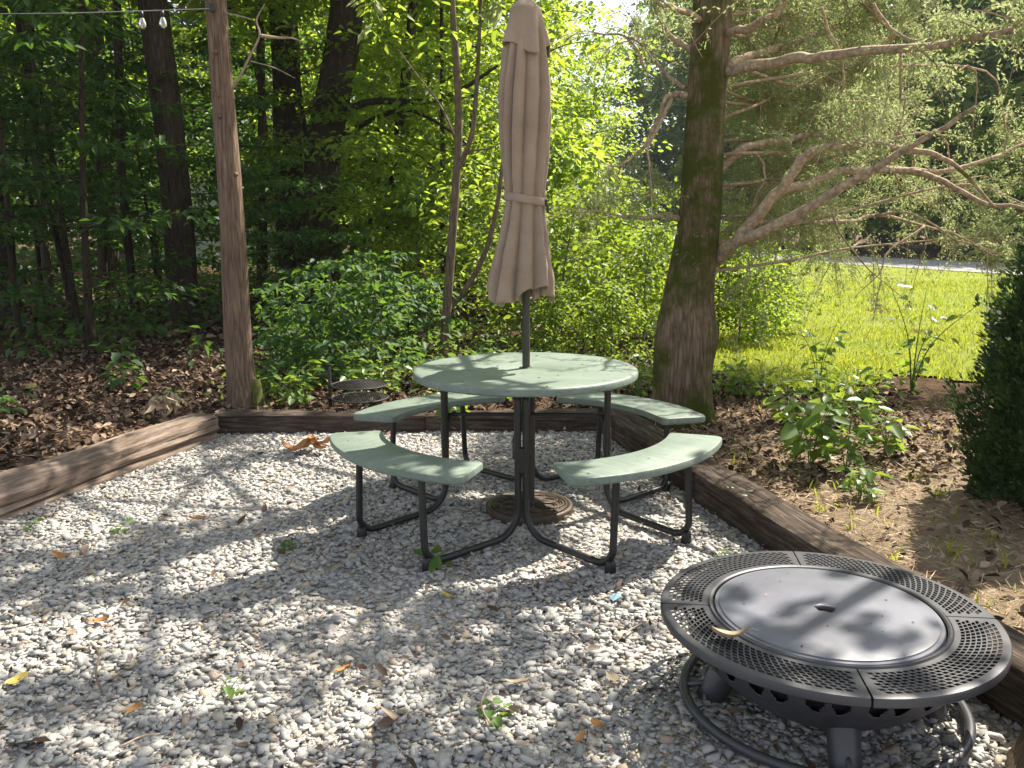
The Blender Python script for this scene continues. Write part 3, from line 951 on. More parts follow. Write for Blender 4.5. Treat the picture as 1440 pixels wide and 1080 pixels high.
cl([(1062, 214, D0 + .2), (1075, 240, D0 + .1), (1070, 265, D0 + .1), (1052, 300, D0 + .1), (1048, 330, D0)], .014, .004, 6)
cl([(1300, 318, D0 + .5), (1255, 350, D0 + .4), (1235, 385, D0 + .3), (1200, 420, D0 + .3)], .012, .004, 6)
cl([(1170, 300, D0 + .2), (1190, 340, D0 + .2), (1225, 380, D0 + .1), (1270, 420, D0 + .1)], .012, .004, 6)
cl([(1230, 303, D0 + .3), (1280, 300, D0 + .2), (1340, 335, D0 + .2), (1390, 350, D0 + .2), (1430, 375, D0 + .2)], .014, .005, 6)
cl([(1052, 330, D0 - .1), (1062, 355, D0 - .1), (1052, 390, D0 - .1), (1040, 425, D0 - .1)], .010, .003, 6)
# high limbs above the picture that carry the upper crown
rc = np.random.default_rng(31)
UP = []
for i in range(30):
    z = 3.0 + 6.8 * (i + rc.uniform(0, 1)) / 30
    k = int(np.argmin(abs(S[:, 2] - z)))
    a = i * 2.4 + rc.normal(0, .3)
    Ln = (3.5 - 2.5 * ((z - 3.0) / 7) ** 1.1) * rc.uniform(.75, 1.15)
    b = S[k]
    d = np.array([math.cos(a), math.sin(a), .12])
    P = spline([b, b + d * Ln * .5 + rc.normal(0, .08, 3), b + d * Ln + np.array([0, 0, .12 * Ln - .2])], 5)
    UP.append(P)
    mb = MB(); mb.tube(P, np.linspace(.035, .008, len(P)), 6, False); mb.build('branch', M['bark_branch'], cedar, True)
# feathery sprays
def spray_foliage(limbs, n_tw, seed, tw_len, nodes, per, size, gap=None, u0=.25, width=.15, droop=.55, sec=.8):
    rs_ = np.random.default_rng(seed)
    tw = MB()
    PP, AX, NR = [], [], []
    lens = np.array([np.linalg.norm(np.diff(l, axis=0), axis=1).sum() for l in limbs])
    pick = rs_.choice(len(limbs), n_tw, p=lens / lens.sum())
    for li in pick:
        l = limbs[li]
        k = int(rs_.uniform(u0, 1) * (len(l) - 1))
        b = l[k]
        t = l[min(k + 1, len(l) - 1)] - l[max(k - 1, 0)]; t /= np.linalg.norm(t) + 1e-9
        d = t * .5 + rs_.normal(size=3) * np.array([.7, .7, .55]); d /= np.linalg.norm(d)
        Ln = tw_len * rs_.uniform(.4, 1.4)
        e1 = b + d * Ln * .5
        e2 = b + d * Ln + np.array([0, 0, -droop * Ln * rs_.uniform(.2, 1)])
        if gap is not None:          # leave out twigs in the sun's way to chosen ground patches
            w_ = e1 + np.array(gap[0])
            g_ = w_ - np.array(sdir) * (w_[2] / sdir.z)
            if any(x0 < g_[0] < x1 and y0 < g_[1] < y1 for x0, x1, y0, y1 in gap[1]) and rs_.uniform() < .95: continue
        path = spline([b, e1, e2], 4)
        tw.tube(path, np.linspace(.005, .0014, len(path)), 3, False)
        for j in range(nodes):
            u = rs_.uniform(.2, 1.0)
            q = path[int(u * (len(path) - 1))]
            dd = (e2 - b) / Ln * .7 + rs_.normal(size=3) * .7 + np.array([0, 0, -.25]); dd /= np.linalg.norm(dd)
            sl_ = Ln * sec * rs_.uniform(.15, .45)
            m = per
            s_ = rs_.uniform(0, 1, m)
            P = q + dd * (s_ * sl_)[:, None] + rs_.normal(size=(m, 3)) * .012
            A = dd + rs_.normal(size=(m, 3)) * .55
            PP.append(P); AX.append(A); NR.append(rs_.normal(size=(m, 3)))
    P = np.concatenate(PP); A = np.concatenate(AX); Nn = np.concatenate(NR)
    V, F = blade_arrays(P, A, Nn, size * rs_.uniform(.6, 1.4, len(P)), width)
    return tw, V, F
lim_l = [l - np.array(cb) for l in LIMBS]
# thin back limbs that carry the feathery curtain behind the bare limbs
rb_ = np.random.default_rng(44)
BK = []
for i in range(22):
    z = 1.0 + 2.6 * (i + rb_.uniform(0, 1)) / 22
    k = int(np.argmin(abs(S[:, 2] - z)))
    a = rb_.uniform(.12, 1.1)
    Ln = rb_.uniform(2.2, 4.2)
    d = np.array([math.cos(a), math.sin(a), rb_.uniform(-.02, .16)])
    P = spline([S[k], S[k] + d * Ln * .25 + rb_.normal(0, .1, 3), S[k] + d * Ln * .55 + rb_.normal(0, .2, 3), S[k] + d * Ln * .8 + rb_.normal(0, .2, 3), S[k] + d * Ln + np.array([0, 0, -.1 * Ln + rb_.normal(0, .1)])], 5)
    BK.append(P)
    mb = MB(); mb.tube(P, np.linspace(.013, .003, len(P)), 6, False); mb.build('branch', M['bark_branch'], cedar, True)
tw, V, F = spray_foliage(BK, 1850, 15, .5, 9, 17, .024, u0=.2, width=.34, gap=(tuple(cb), SUN_GAPS))
tag(tw.build('twigs', M['bark_branch'], cedar), kind='stuff')
link('crown', poly_mesh('crown', V, F, M['needle']), cedar)
tw, V, F = spray_foliage(lim_l, 330, 5, .4, 9, 16, .024, u0=.62, width=.34, gap=(tuple(cb), SUN_GAPS[:1]))
tag(tw.build('twigs', M['bark_branch'], cedar), kind='stuff')
link('crown', poly_mesh('crown', V, F, M['needle']), cedar)
tw, V, F = spray_foliage(UP, 195, 6, .6, 7, 9, .13, u0=.3, width=.34, gap=(tuple(cb), SUN_GAPS))
link('crown', poly_mesh('crown', V, F, M['needle']), cedar)

# --- trunk close to the viewer at the lower right corner
kb = Vector((1.425, 1.93, -.03))
knear = thing('young_cedar', 'dark cedar trunk cut by the lower right corner, beside the fire pit', 'tree', kb)
mb = MB()
Sn = spline([(0, 0, -.1), (.02, 0, .3), (.06, .02, 1.5), (.12, .05, 3.5), (.15, 0, 6.5)], 8)
rn = np.interp(Sn[:, 2], [-.1, 0, .1, .25, .5, 3, 6.5], [.22, .195, .155, .12, .105, .08, .02])
mb.tube(Sn, rn, 26, True, lambda i, th: 1 + .07 * np.sin(5 * th + 1) + .05 * np.sin(3 * th) + .03 * np.sin(11 * th + i))
mb.build('trunk', M['bark_cedar'], knear, True)
nl = []
for i in range(16):
    z = 2.9 + 3.2 * i / 16; a = i * 2.4
    b = np.array([.12, .05, z]); d = np.array([math.cos(a), math.sin(a), .2])
    P = spline([b, b + d * .5, b + d * (1.25 - .9 * i / 16)], 4); nl.append(P)
    m2 = MB(); m2.tube(P, np.linspace(.015, .004, len(P)), 5, False); m2.build('branch', M['bark_branch'], knear, True)
tw, V, F = spray_foliage(nl, 40, 7, .45, 6, 7, .12, u0=.25, width=.3)
link('crown', poly_mesh('crown', V, F, M['needle']), knear)

# --- unseen tree added right of the frame so its crown shades the near gravel
st = make_tree('shade_tree', 900, 7.6, 4.9, 1.35, 14, 6, 16, .13, M['leaf_mid'], M['bark_grey'], .06, .5, .3, .3, far_prof, .1, 1.1, .58, .3, 8, 'slim tree standing beyond the right picture edge', 'tree')
st.location = (3.25, 4.3, float(terr(3.25, 4.3)))
# --- arborvitae at the right edge
ab = Vector((2.68, 3.95, 0)); ab.z = float(terr(ab.x, ab.y))
arb = thing('arborvitae', 'dense dark green arborvitae column at the right picture edge', 'shrub', ab)
ra = np.random.default_rng(12)
ns_ = 3500                                     # flat upright sprays, each a fan of scale-like blades
z = 1.78 * ra.uniform(.0, 1, ns_) ** 1.15
prof_r = np.interp(z, [0, .15, .5, .9, 1.3, 1.6, 1.8], [.36, .44, .47, .39, .22, .11, .02])
aa = ra.uniform(0, 2 * PI, ns_)
lump = 1 + .12 * np.sin(aa * 5 + z * 4) + .10 * np.sin(aa * 9 - z * 7) + .08 * np.sin(z * 15 + aa * 3)
r_ = prof_r * lump * (1 - np.abs(ra.normal(0, .2, ns_))) * .93
PP, AX, NR = [], [], []
for i in range(ns_):
    c, s_ = math.cos(aa[i]), math.sin(aa[i])
    d = np.array([c * .75, s_ * .75, .75]) + ra.normal(0, .25, 3); d /= np.linalg.norm(d)
    pn = np.cross(d, ra.normal(size=3)); pn /= np.linalg.norm(pn)
    sd = np.cross(d, pn)
    b0 = np.array([r_[i] * c, r_[i] * s_, z[i]]) - d * .05
    Ls = ra.uniform(.07, .15)
    m = 26
    u = ra.uniform(0, 1, m); v = ra.uniform(-1, 1, m) * (.25 + .75 * (1 - u)) * .45
    PP.append(b0 + d * (u * Ls)[:, None] + sd * (v * Ls)[:, None] + ra.normal(0, .003, (m, 3)))
    AX.append(d + sd * (v * 1.6)[:, None] + ra.normal(0, .12, (m, 3))); NR.append(np.repeat(pn[None], m, 0) + ra.normal(0, .2, (m, 3)))
P = np.concatenate(PP)
V, F = blade_arrays(P, np.concatenate(AX), np.concatenate(NR), .026 * ra.uniform(.6, 1.5, len(P)), .42)
link('crown', poly_mesh('crown', V, F, M['arbor']), arb)
mb = MB(); mb.tube([(0, 0, -.05), (0, 0, .5), (.01, 0, 1.6)], [.05, .045, .01], 10); mb.build('trunk', M['bark_branch'], arb, True)
mb = MB()
for i in range(60):
    zz = ra.uniform(.1, 1.4); a = ra.uniform(0, 6.28); rr_ = float(np.interp(zz, [0, .5, 1.3, 1.8], [.28, .4, .2, .02]))
    mb.tube([(0, 0, zz), (rr_ * .5 * math.cos(a), rr_ * .5 * math.sin(a), zz + .06), (rr_ * .9 * math.cos(a), rr_ * .9 * math.sin(a), zz + .16)], [.008, .006, .003], 4, False)
tag(mb.build('twigs', M['bark_branch'], arb), kind='stuff')

# --- understory of the left wood
GU = 'understory trees in the left wood'
for px, y, s, lab in [
    (345, 11.5, .75, 'small layered understory tree right behind the bare cedar pole'),
    (130, 9.3, .9, 'nearest layered understory tree left of the mossy dark oak'),
    (430, 10.8, .72, 'small layered understory tree behind the campfire grill shrubs'),
    (30, 9.5, .8, 'nearest dark layered understory tree at the left, above the driveway glimpse'),
    (110, 11, .9, 'layered understory tree just right of the thin leaning left stem'),
    (225, 14, 1, 'layered understory tree beside the left flank of the mossy dark oak'),
    (60, 14, 1.1, 'deeper understory tree between the left edge trunk and the slim grey trunk'),
    (150, 15.5, 1.2, 'understory tree behind the thin straight trunk with dead side twigs'),
    (270, 15, .8, 'small understory tree between the mossy dark oak and the bare cedar pole'),
    (400, 17.5, 1.2, 'understory tree far behind the thick trunk right of the cedar pole'),
    (-40, 11, 1.0, 'understory tree leaning in over the left picture edge, low branches'),
    (-90, 14, 1.2, 'understory tree just outside the left picture edge, deeper in'),
    (20, 18, 1.3, 'distant understory tree behind the left edge trunk'),
    (225, 20, 1.2, 'distant understory tree half hidden by the mossy dark oak'),
    (365, 21, 1.3, 'distant understory tree seen just right of the bare cedar pole'),
    (100, 22, 1.4, 'farthest understory tree behind the thin leaning left stem'),
    (440, 19, 1.2, 'understory tree behind the thick right leaning trunk'),
    (500, 18, 1.1, 'understory tree between the thick leaning trunk and the slender dark one'),
    (-150, 10, 1, 'understory tree beyond the left picture edge, nearest the viewer')]:
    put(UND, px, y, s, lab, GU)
GM = 'sunlit broadleaf trees behind the umbrella'
for px, y, s, lab in [
    (455, 13.5, .7, 'small light green tree rising behind the campfire grill'),
    (625, 12.5, .65, 'small light green tree between the forked sapling and the slender dark trunk'),
    (520, 17, .85, 'light green broadleaf tree between the leaning trunk and slender dark trunk'),
    (590, 15.5, .8, 'light green broadleaf tree just right of the slender dark trunk'),
    (655, 17, .9, 'light green broadleaf tree behind the forked sapling'),
    (715, 15, .7, 'light green broadleaf tree directly behind the closed umbrella'),
    (770, 19, .85, 'light green broadleaf tree right of the umbrella canopy'),
    (560, 22, 1, 'farther broadleaf tree behind the slender dark trunk'),
    (640, 23, 1.1, 'farther broadleaf tree behind and between the two sapling stems'),
    (480, 24, 1.1, 'farther broadleaf tree beside the thick leaning trunk'),
    (830, 24, .55, 'farther broadleaf tree between the umbrella and the big cedar'),
    (720, 25, 1.1, 'farther broadleaf tree hidden mostly by the umbrella canopy'),
    (400, 26, 1.2, 'broadleaf tree far behind the thick trunk right of the cedar pole'),
    (200, 28, 1.3, 'broadleaf tree far behind the mossy dark oak'),
    (90, 27, 1.3, 'broadleaf tree far behind the thin left stems'),
    (-20, 25, 1.2, 'broadleaf tree far behind the left picture edge')]:
    put(MID, px, y, s, lab, GM)
GF = 'tall trees closing the view'
for px, y, s, lab in [
    (-60, 38, 1, 'tall dim tree at the left edge of the far wood'),
    (60, 36, 1, 'tall dim tree far behind the slim grey trunk'),
    (170, 40, 1.05, 'tall dim tree far behind the thin straight left trunk'),
    (290, 38, 1, 'tall dim tree far behind the pale house'),
    (400, 42, 1.1, 'tall dim tree far behind the trunk right of the cedar pole'),
    (500, 37, 1, 'tall dim tree far behind the thick leaning trunk'),
    (560, 44, .8, 'tall dim tree far behind the slender dark trunk'),
    (650, 46, .7, 'tall dim tree far behind the forked sapling'),
    (-160, 34, 1.1, 'tall dim tree outside the left picture edge')]:
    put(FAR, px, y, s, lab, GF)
GR = 'trees beyond the road'
for px, y, s, lab in [
    (800, 66, .62, 'far tree over the road, first one right of the umbrella'),
    (855, 70, .62, 'far tree over the road, second right of the umbrella'),
    (905, 64, .8, 'far tree over the road, just left of the big cedar trunk'),
    (955, 62, 1.1, 'far tree over the road, behind the left side of the cedar trunk'),
    (1010, 58, 1.05, 'far tree over the road, just right of the cedar trunk'),
    (1070, 56, 1.1, 'far tree over the road, above the fork of the big cedar limbs'),
    (1130, 52, 1.05, 'far tree over the road, behind the middle of the cedar limbs'),
    (1190, 50, 1.1, 'far tree over the road, behind the mossy broken limb end'),
    (1250, 46, 1.0, 'far tree over the road, behind the long right cedar limb'),
    (1310, 44, 1.05, 'far tree over the road, left of the arborvitae top'),
    (1370, 41, 1.0, 'far tree over the road, directly above the arborvitae edge'),
    (1430, 39, 1.05, 'nearest far tree over the road, at the right picture edge'),
    (1490, 37, 1, 'far tree over the road, just beyond the right picture edge'),
    (1560, 36, 1.1, 'far roadside tree second beyond the right picture edge'),
    (1640, 34, 1, 'far roadside tree third beyond the right picture edge'),
    (1160, 64, 1.3, 'tallest back row tree behind the fork of the cedar limbs'),
    (1280, 58, 1.3, 'tallest back row tree behind the long right cedar limb'),
    (1400, 54, 1.3, 'tallest back row tree above the arborvitae'),
    (1040, 72, 1.3, 'tallest back row tree right beside the cedar trunk')]:
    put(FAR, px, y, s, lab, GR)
GB = 'sunlit bushes left of the cedar'
for px, y, s, lab in [
    (790, 9.5, .95, 'yellow green bush just right of the umbrella hem'),
    (850, 10.5, 1.05, 'yellow green bush midway between umbrella and cedar'),
    (905, 9.3, .85, 'yellow green bush touching the left side of the cedar trunk'),
    (820, 12.5, 1.2, 'second row yellow green bush right of the umbrella'),
    (890, 13, 1.2, 'second row yellow green bush left of the cedar'),
    (770, 13.5, 1.3, 'tallest yellow green bush right behind the umbrella hem'),
    (930, 11.5, .9, 'yellow green bush peeping from behind the cedar trunk'),
    (700, 11.5, 1.1, 'green bush between the arched sapling and umbrella'),
    (590, 11.5, 1.0, 'green bush left of the forked sapling'),
    (735, 9.8, .8, 'nearest green bush under the umbrella hem'),
    (1040, 9.8, .7, 'yellow green bush on the lawn edge under the cedar fork'),
    (1090, 10.6, .65, 'yellow green bush before the lawn, under the cedar limbs'),
    (1010, 10.2, .9, 'small yellow green bush right of the cedar trunk'),
    (1060, 9.4, .45, 'smallest yellow green bush on the lawn edge right of the cedar'),
    (860, 8.2, .55, 'low bush behind the tabletop, midway to the cedar'),
    (780, 8.4, .5, 'low bush behind the tabletop beside the umbrella pole')]:
    put(BSH, px, y, s, lab, GB)
GD = 'broad leaved shrubs behind the back timber'
for px, y, s, lab in [
    (400, 8.6, .72, 'tall dark green shrub just right of the bare cedar pole'),
    (455, 9.3, .8, 'tallest dark green shrub under the thick leaning trunk'),
    (505, 8.4, .8, 'medium dark green shrub above the campfire grill'),
    (555, 8.8, .75, 'dark green shrub between the grill and the arched sapling'),
    (470, 7.4, .6, 'small dark shrub close behind the campfire grill'),
    (420, 7.6, .55, 'small dark shrub left of the campfire grill stake'),
    (540, 7.5, .5, 'smallest dark shrub behind the left back bench'),
    (600, 9.0, .7, 'dark shrub at the foot of the arched sapling')]:
    put(DOG, px, y, s, lab, GD)
GX = 'dark bushes deep in the left wood'
for px, y, s, lab in [(-10, 22, 1.5, 'dark bush deep behind the left edge trunk'), (55, 24, 1.6, 'dark bush deep behind the slim grey trunk'), (120, 21, 1.4, 'dark bush deep behind the thin leaning stem'), (185, 23, 1.5, 'dark bush deep behind the thin straight trunk'), (235, 25, 1.3, 'dark bush deep behind the mossy dark oak'), (335, 24, 1.2, 'dark bush deep behind the bare cedar pole'), (390, 22, 1.5, 'dark bush deep behind the two thick trunks'), (460, 23, 1.6, 'dark bush deep behind the leaning trunk'), (520, 21, 1.5, 'dark bush deep left of the slender dark trunk'), (585, 22, 1.6, 'dark bush deep left of the forked sapling'), (645, 20, 1.5, 'dark bush deep behind the forked sapling'), (700, 21, 1.6, 'dark bush deep left of the umbrella pole')]:
    put(DOG, px, y, s, lab, GX)
GV = 'small trees on the far verge of the road'
for px, y, s, lab in [(1040, 50, .8, 'small tree on the far verge just right of the cedar trunk'), (1110, 46, .9, 'small tree on the far verge under the cedar fork'), (1180, 42, .8, 'small tree on the far verge under the middle cedar limbs'), (1250, 39, .9, 'small tree on the far verge left of the right cedar limb end'), (1320, 36, .85, 'small tree on the far verge above the lawn sapling'), (1390, 34, .8, 'small tree on the far verge beside the arborvitae'), (1460, 32, .9, 'small tree on the far verge at the right picture edge'), (960, 56, .6, 'small tree on the far verge behind the cedar trunk'), (880, 60, .6, 'small tree on the far verge left of the cedar trunk'), (820, 62, .6, 'small tree on the far verge right of the umbrella')]:
    put(MID, px, y, s, lab, GV)
for t in UND + MID + FAR + CAN + BSH + DOG: clear(t)
# ------------------------------------------------------------------ timbers
def timber(label, a, b, w, h, z0, mat, seed, rnd=.02, rough=.006, tilt=0):
    a = np.array(a, float); b = np.array(b, float)
    Ln = np.hypot(*(b - a))
    n = max(8, int(Ln / .05))
    rs = np.random.default_rng(seed)
    prof = []
    for cx, cy, a0 in ((w / 2 - rnd, h - rnd, 0), (-w / 2 + rnd, h - rnd, 90), (-w / 2 + rnd * .5, rnd * .5, 180), (w / 2 - rnd * .5, rnd * .5, 270)):
        r = rnd if a0 < 180 else rnd * .5
        for q in (0, 30, 60, 90):
            prof.append((cx + r * math.cos(R(a0 + q)), cy + r * math.sin(R(a0 + q))))
    dens = []
    m = len(prof)
    for i in range(m):
        p, q = np.array(prof[i]), np.array(prof[(i + 1) % m])
        k = max(1, int(np.hypot(*(q - p)) / .016))
        for j in range(k): dens.append(p + (q - p) * j / k)
    prof = np.array(dens); m = len(prof)
    ph = rs.uniform(0, 6.28, 8)
    V = []
    for i in range(n + 1):
        x = Ln * i / n
        nz = np.array([mnoise.noise(Vector((x * 1.2 + seed * 7, p[0] * 25, p[1] * 25))) for p in prof]) * rough * 1.6
        nz += np.array([mnoise.noise(Vector((x * .5 + seed * 3, p[0] * 60, p[1] * 60 + 5))) for p in prof]) * rough
        c = prof.mean(0)
        d = prof - c; d /= np.linalg.norm(d, axis=1)[:, None]
        pr = prof + d * nz[:, None]
        e = min(i, n - i)
        if e == 0: pr = c + (pr - c) * .96
        bow = .012 * math.sin(x * 1.3 + ph[0])
        V.append(np.column_stack([np.full(m, x), pr[:, 0] + bow, pr[:, 1] + .006 * math.sin(x * 1.9 + ph[1])]))
    F = []
    for i in range(n):
        for j in range(m):
            k = (j + 1) % m
            F.append((i * m + j, i * m + k, (i + 1) * m + k, (i + 1) * m + j))
    F.append(tuple(range(m - 1, -1, -1))); F.append(tuple(n * m + j for j in range(m)))
    o = MB().add(np.concatenate(V), F).build('timber', mat, None, True)
    smooth_by_angle(o, 50)
    d = b - a
    o.location = (a[0], a[1], z0)
    o.rotation_euler = (tilt, 0, math.atan2(d[1], d[0]))
    return tag(o, label, 'timber', 'timbers framing the gravel pad')

timber('long weathered grey timber with rounded top along the left edge', (-3.45, 1.3), (-2.13, 5.74), .25, .24, -.06, M['wood_grey'], 1, .075, .018)
timber('low brown timber along the back edge behind the benches', (-2.10, 5.92), (-.62, 5.96), .19, .17, -.04, M['wood_brown'], 2, .018, .006)
timber('dark timber at the back edge ending at the right corner', (-.61, 5.97), (.79, 5.93), .19, .165, -.04, M['wood_brown'], 5, .018, .006)
timber('dark brown timber behind the right benches, beside the cedar', (.705, 5.83), (1.05, 4.32), .20, .20, -.04, M['wood_brown'], 3, .02, .006)
timber('dark brown timber running beside the fire pit', (1.055, 4.31), (1.86, .9), .205, .205, -.04, M['wood_brown'], 4, .022, .007)

# ------------------------------------------------------------------ picnic table
TX, TY, PHI = .0663, 4.1334, -.0589
table = thing('picnic_table', 'round sage green picnic table with four curved attached benches', 'picnic table', (TX, TY, 0), PHI)
a = np.linspace(0, 2 * PI, 121)[:-1]
RT = .549
mb = MB()
prof = [(.022, .7), (.03, .699), (RT - .02, .699), (RT - .006, .701), (RT, .708), (RT + .001, .728), (RT - .003, .735), (RT - .010, .7385), (RT - .022, .7397), (.3, .7397), (.026, .7397), (.022, .737), (.022, .7)]
mb.lathe(prof, 120)
o = mb.build('tabletop', M['resin'], table, True); smooth_by_angle(o, 35)
mb = MB(); mb.lathe([(.022, .7402), (.022, .7432), (.030, .7432), (.031, .7402)], 32)
mb.build('hole_ring', M['tube'], o, True)

R1, R2, AE, ZB = .705, .955, .565, .4554
def round_poly(P, rad, k=6):
    P = [np.array(p, float) for p in P]
    out = []
    n = len(P)
    for i in range(n):
        p0, p1, p2 = P[i - 1], P[i], P[(i + 1) % n]
        r = rad.get(i, 0)
        if not r: out.append(p1); continue
        d0 = (p0 - p1) / np.linalg.norm(p0 - p1); d2 = (p2 - p1) / np.linalg.norm(p2 - p1)
        A, B = p1 + d0 * r, p1 + d2 * r
        for t in np.linspace(0, 1, k):
            out.append((1 - t) ** 2 * A + 2 * t * (1 - t) * p1 + t * t * B)
    return out
def bench_outline():
    mid = 20
    arc_o = [(R2 * math.cos(t), R2 * math.sin(t)) for t in np.linspace(-AE, AE, mid)]
    arc_i = [(R1 * math.cos(t), R1 * math.sin(t)) for t in np.linspace(AE * 1.03, -AE * 1.03, mid)]
    P = arc_o + arc_i
    return np.array(round_poly(P, {0: .045, mid - 1: .045, mid: .028, 2 * mid - 1: .028}))
bo = bench_outline()
for k in range(4):
    mb = MB(); mb.slab(bo, ZB - .036, ZB, .008)
    o = mb.build('bench', M['resin'], table); smooth_by_angle(o, 30)
    o.rotation_euler = (0, 0, PI / 4 + k * PI / 2)

RF, AF, RP = .855, .3066, .405
def leg_path(k, s):
    """tube from under the tabletop down the post, out along the ground and up to a bench end"""
    pa = k * PI / 2 + s * .045
    da = k * PI / 2 + s * (PI / 4 - AF)
    p = np.array([RP * math.cos(pa), RP * math.sin(pa)])
    f = np.array([RF * math.cos(da), RF * math.sin(da)])
    u = (f - p) / np.linalg.norm(f - p)
    up = np.array([.845 * math.cos(da - s * -.02), .845 * math.sin(da - s * -.02)])
    v = lambda q, z: (q[0], q[1], z)
    pts = [v(p, .70), v(p, .5), v(p, .3), v(p, .16)]
    for t in (20, 45, 70): pts.append(v(p + u * .13 * (1 - math.cos(R(t))), .155 - .125 * math.sin(R(t))))
    pts += [v(p + u * .14, .03), v(p + (f - p) * .6, .026), v(f - u * .085, .024)]
    for t in (30, 60, 80): pts.append(v(f - u * (.085 - .085 * math.sin(R(t))), .024 + .085 * (1 - math.cos(R(t)))))
    pts += [v(f + (up - f) * .2, .15), v(f + (up - f) * .6, .3), v(up, ZB - .037)]
    return pts, f, u
for k in range(4):
    for s in (-1, 1):
        pts, f, u = leg_path(k, s)
        mb = MB(); mb.tube(spline(pts, 3), .0158, 12)
        lg = mb.build('leg', M['tube'], table, True)
        mb = MB()
        mb.lathe([(.0, -.012), (.024, -.012), (.026, -.004), (.022, .03), (.0185, .05), (.0, .05)], 14, (f[0] - u[0] * .012, f[1] - u[1] * .012, 0))
        mb.build('foot_cap', M['tube'], lg, True)
        mb = MB()   # mounting plate under the bench end
        e = pts[-1]
        mb.box((e[0], e[1], ZB - .0395), (.07, .05, .005), Matrix.Rotation(k * PI / 2, 4, 'Z'))
        mb.build('mounting_plate', M['tube'], lg)
for k in range(2):
    d = np.array([math.cos(k * PI / 2), math.sin(k * PI / 2)]); q = np.array([-d[1], d[0]]) * .034
    z = .497 - .02 * k
    pts = []
    for sx in (-1, 1):
        e = [(sx * (RP - .012), z - .09), (sx * (RP - .014), z - .045), (sx * (RP - .03), z - .012), (sx * (RP - .065), z)]
        pts += [(d[0] * x + q[0], d[1] * x + q[1], zz) for x, zz in (e if sx < 0 else e[::-1])]
    mb = MB(); mb.tube(spline(pts, 4), .0095, 10)
    mb.build('brace', M['tube'], table, True)
for k in range(4):
    mb = MB()
    d = k * PI / 2
    mb.box((RP * math.cos(d), RP * math.sin(d), .693), (.05, .12, .008), Matrix.Rotation(d, 4, 'Z'))
    mb.build('bracket', M['tube'], table)
    mb = MB()
    mb.tube([(RP * math.cos(d), RP * math.sin(d), .44), (RP * math.cos(d), RP * math.sin(d), .33)], .0205, 12)
    mb.build('collar', M['tube'], table)

# ------------------------------------------------------------------ umbrella and its base
UX, UY = TX + .004, TY - .002
ubase = thing('umbrella_base', 'bronze cast umbrella base with swirling relief under the table', 'umbrella base', (UX + .014, UY + .02, 0))
mb = MB()
mb.lathe([(0, -.02), (.218, -.02), (.222, .0), (.222, .028), (.218, .036), (.208, .040), (.200, .036), (.196, .032), (.10, .040), (.05, .046), (0, .047)], 72)
o = mb.build('plate', M['iron_base'], ubase, True); smooth_by_angle(o, 50)
rel = MB()
for r_, w_ in ((.188, .005), (.176, .0035)):
    th = np.linspace(0, 2 * PI, 73)[:-1]
    rel.tube([(r_ * math.cos(t), r_ * math.sin(t), .0365) for t in th], w_, 6, closed=True)
def basez(r): return .032 + (.196 - min(r, .196)) / .146 * .014
for k in range(8):
    for m_, rr in ((0, .083), (1, .070)):
        c = (.088 * math.cos(k * PI / 4), .088 * math.sin(k * PI / 4))
        pts = []
        for t in np.linspace(0, 2 * PI, 33)[:-1]:
            x, y = c[0] + rr * math.cos(t), c[1] + rr * math.sin(t)
            pts.append((x, y, basez(math.hypot(x, y)) + .003))
        rel.tube(pts, .0042 if m_ == 0 else .003, 6, closed=True)
rel.build('relief', M['iron_base'], ubase, True)
mb = MB(); mb.lathe([(.045, .045), (.040, .055), (.028, .062), (.0265, .07), (.0265, .47), (.029, .472), (.029, .50), (.024, .505), (.02, .505)], 28)
stem = mb.build('stem', M['iron_dark'], ubase, True); smooth_by_angle(stem, 40)
mb = MB(); mb.tube([(-.026, -.01, .44), (-.05, -.02, .44), (-.052, -.021, .44)], [.006, .006, .004], 8)
mb.tube([(-.052, -.02, .425), (-.052, -.02, .455)], .007, 8)
mb.build('knob', M['iron_dark'], stem, True)

umb = thing('patio_umbrella', 'closed taupe patio umbrella standing through the table', 'umbrella', (UX, UY, 0))
mb = MB(); mb.tube([(0, 0, .09), (0, 0, .5), (0, 0, 1.2), (0, 0, 2.40)], .019, 16)
mb.build('pole', M['pole'], umb, True)
NS, NZ = 208, 90
zs = np.linspace(1.105, 2.36, NZ)
zk = [1.10, 1.17, 1.30, 1.45, 1.545, 1.62, 1.75, 1.90, 2.05, 2.2, 2.30, 2.36]
rk = [.172, .165, .136, .106, .094, .101, .116, .124, .121, .103, .088, .066]
Rz = np.interp(zs, zk, rk)
Rz = np.convolve(np.pad(Rz, 2, mode='edge'), np.ones(5) / 5, 'valid')
am = np.interp(zs, [1.10, 1.3, 1.5, 1.545, 1.6, 1.8, 2.2, 2.36], [.42, .40, .30, .17, .28, .36, .30, .15])
rs = np.random.default_rng(5)
th = np.linspace(0, 2 * PI, NS + 1)[:-1]
NP = 11
kn = np.sort((np.arange(NP) + rs.uniform(-.25, .25, NP)) / NP * 2 * PI)
amp = rs.uniform(.55, 1.25, NP)
V = []
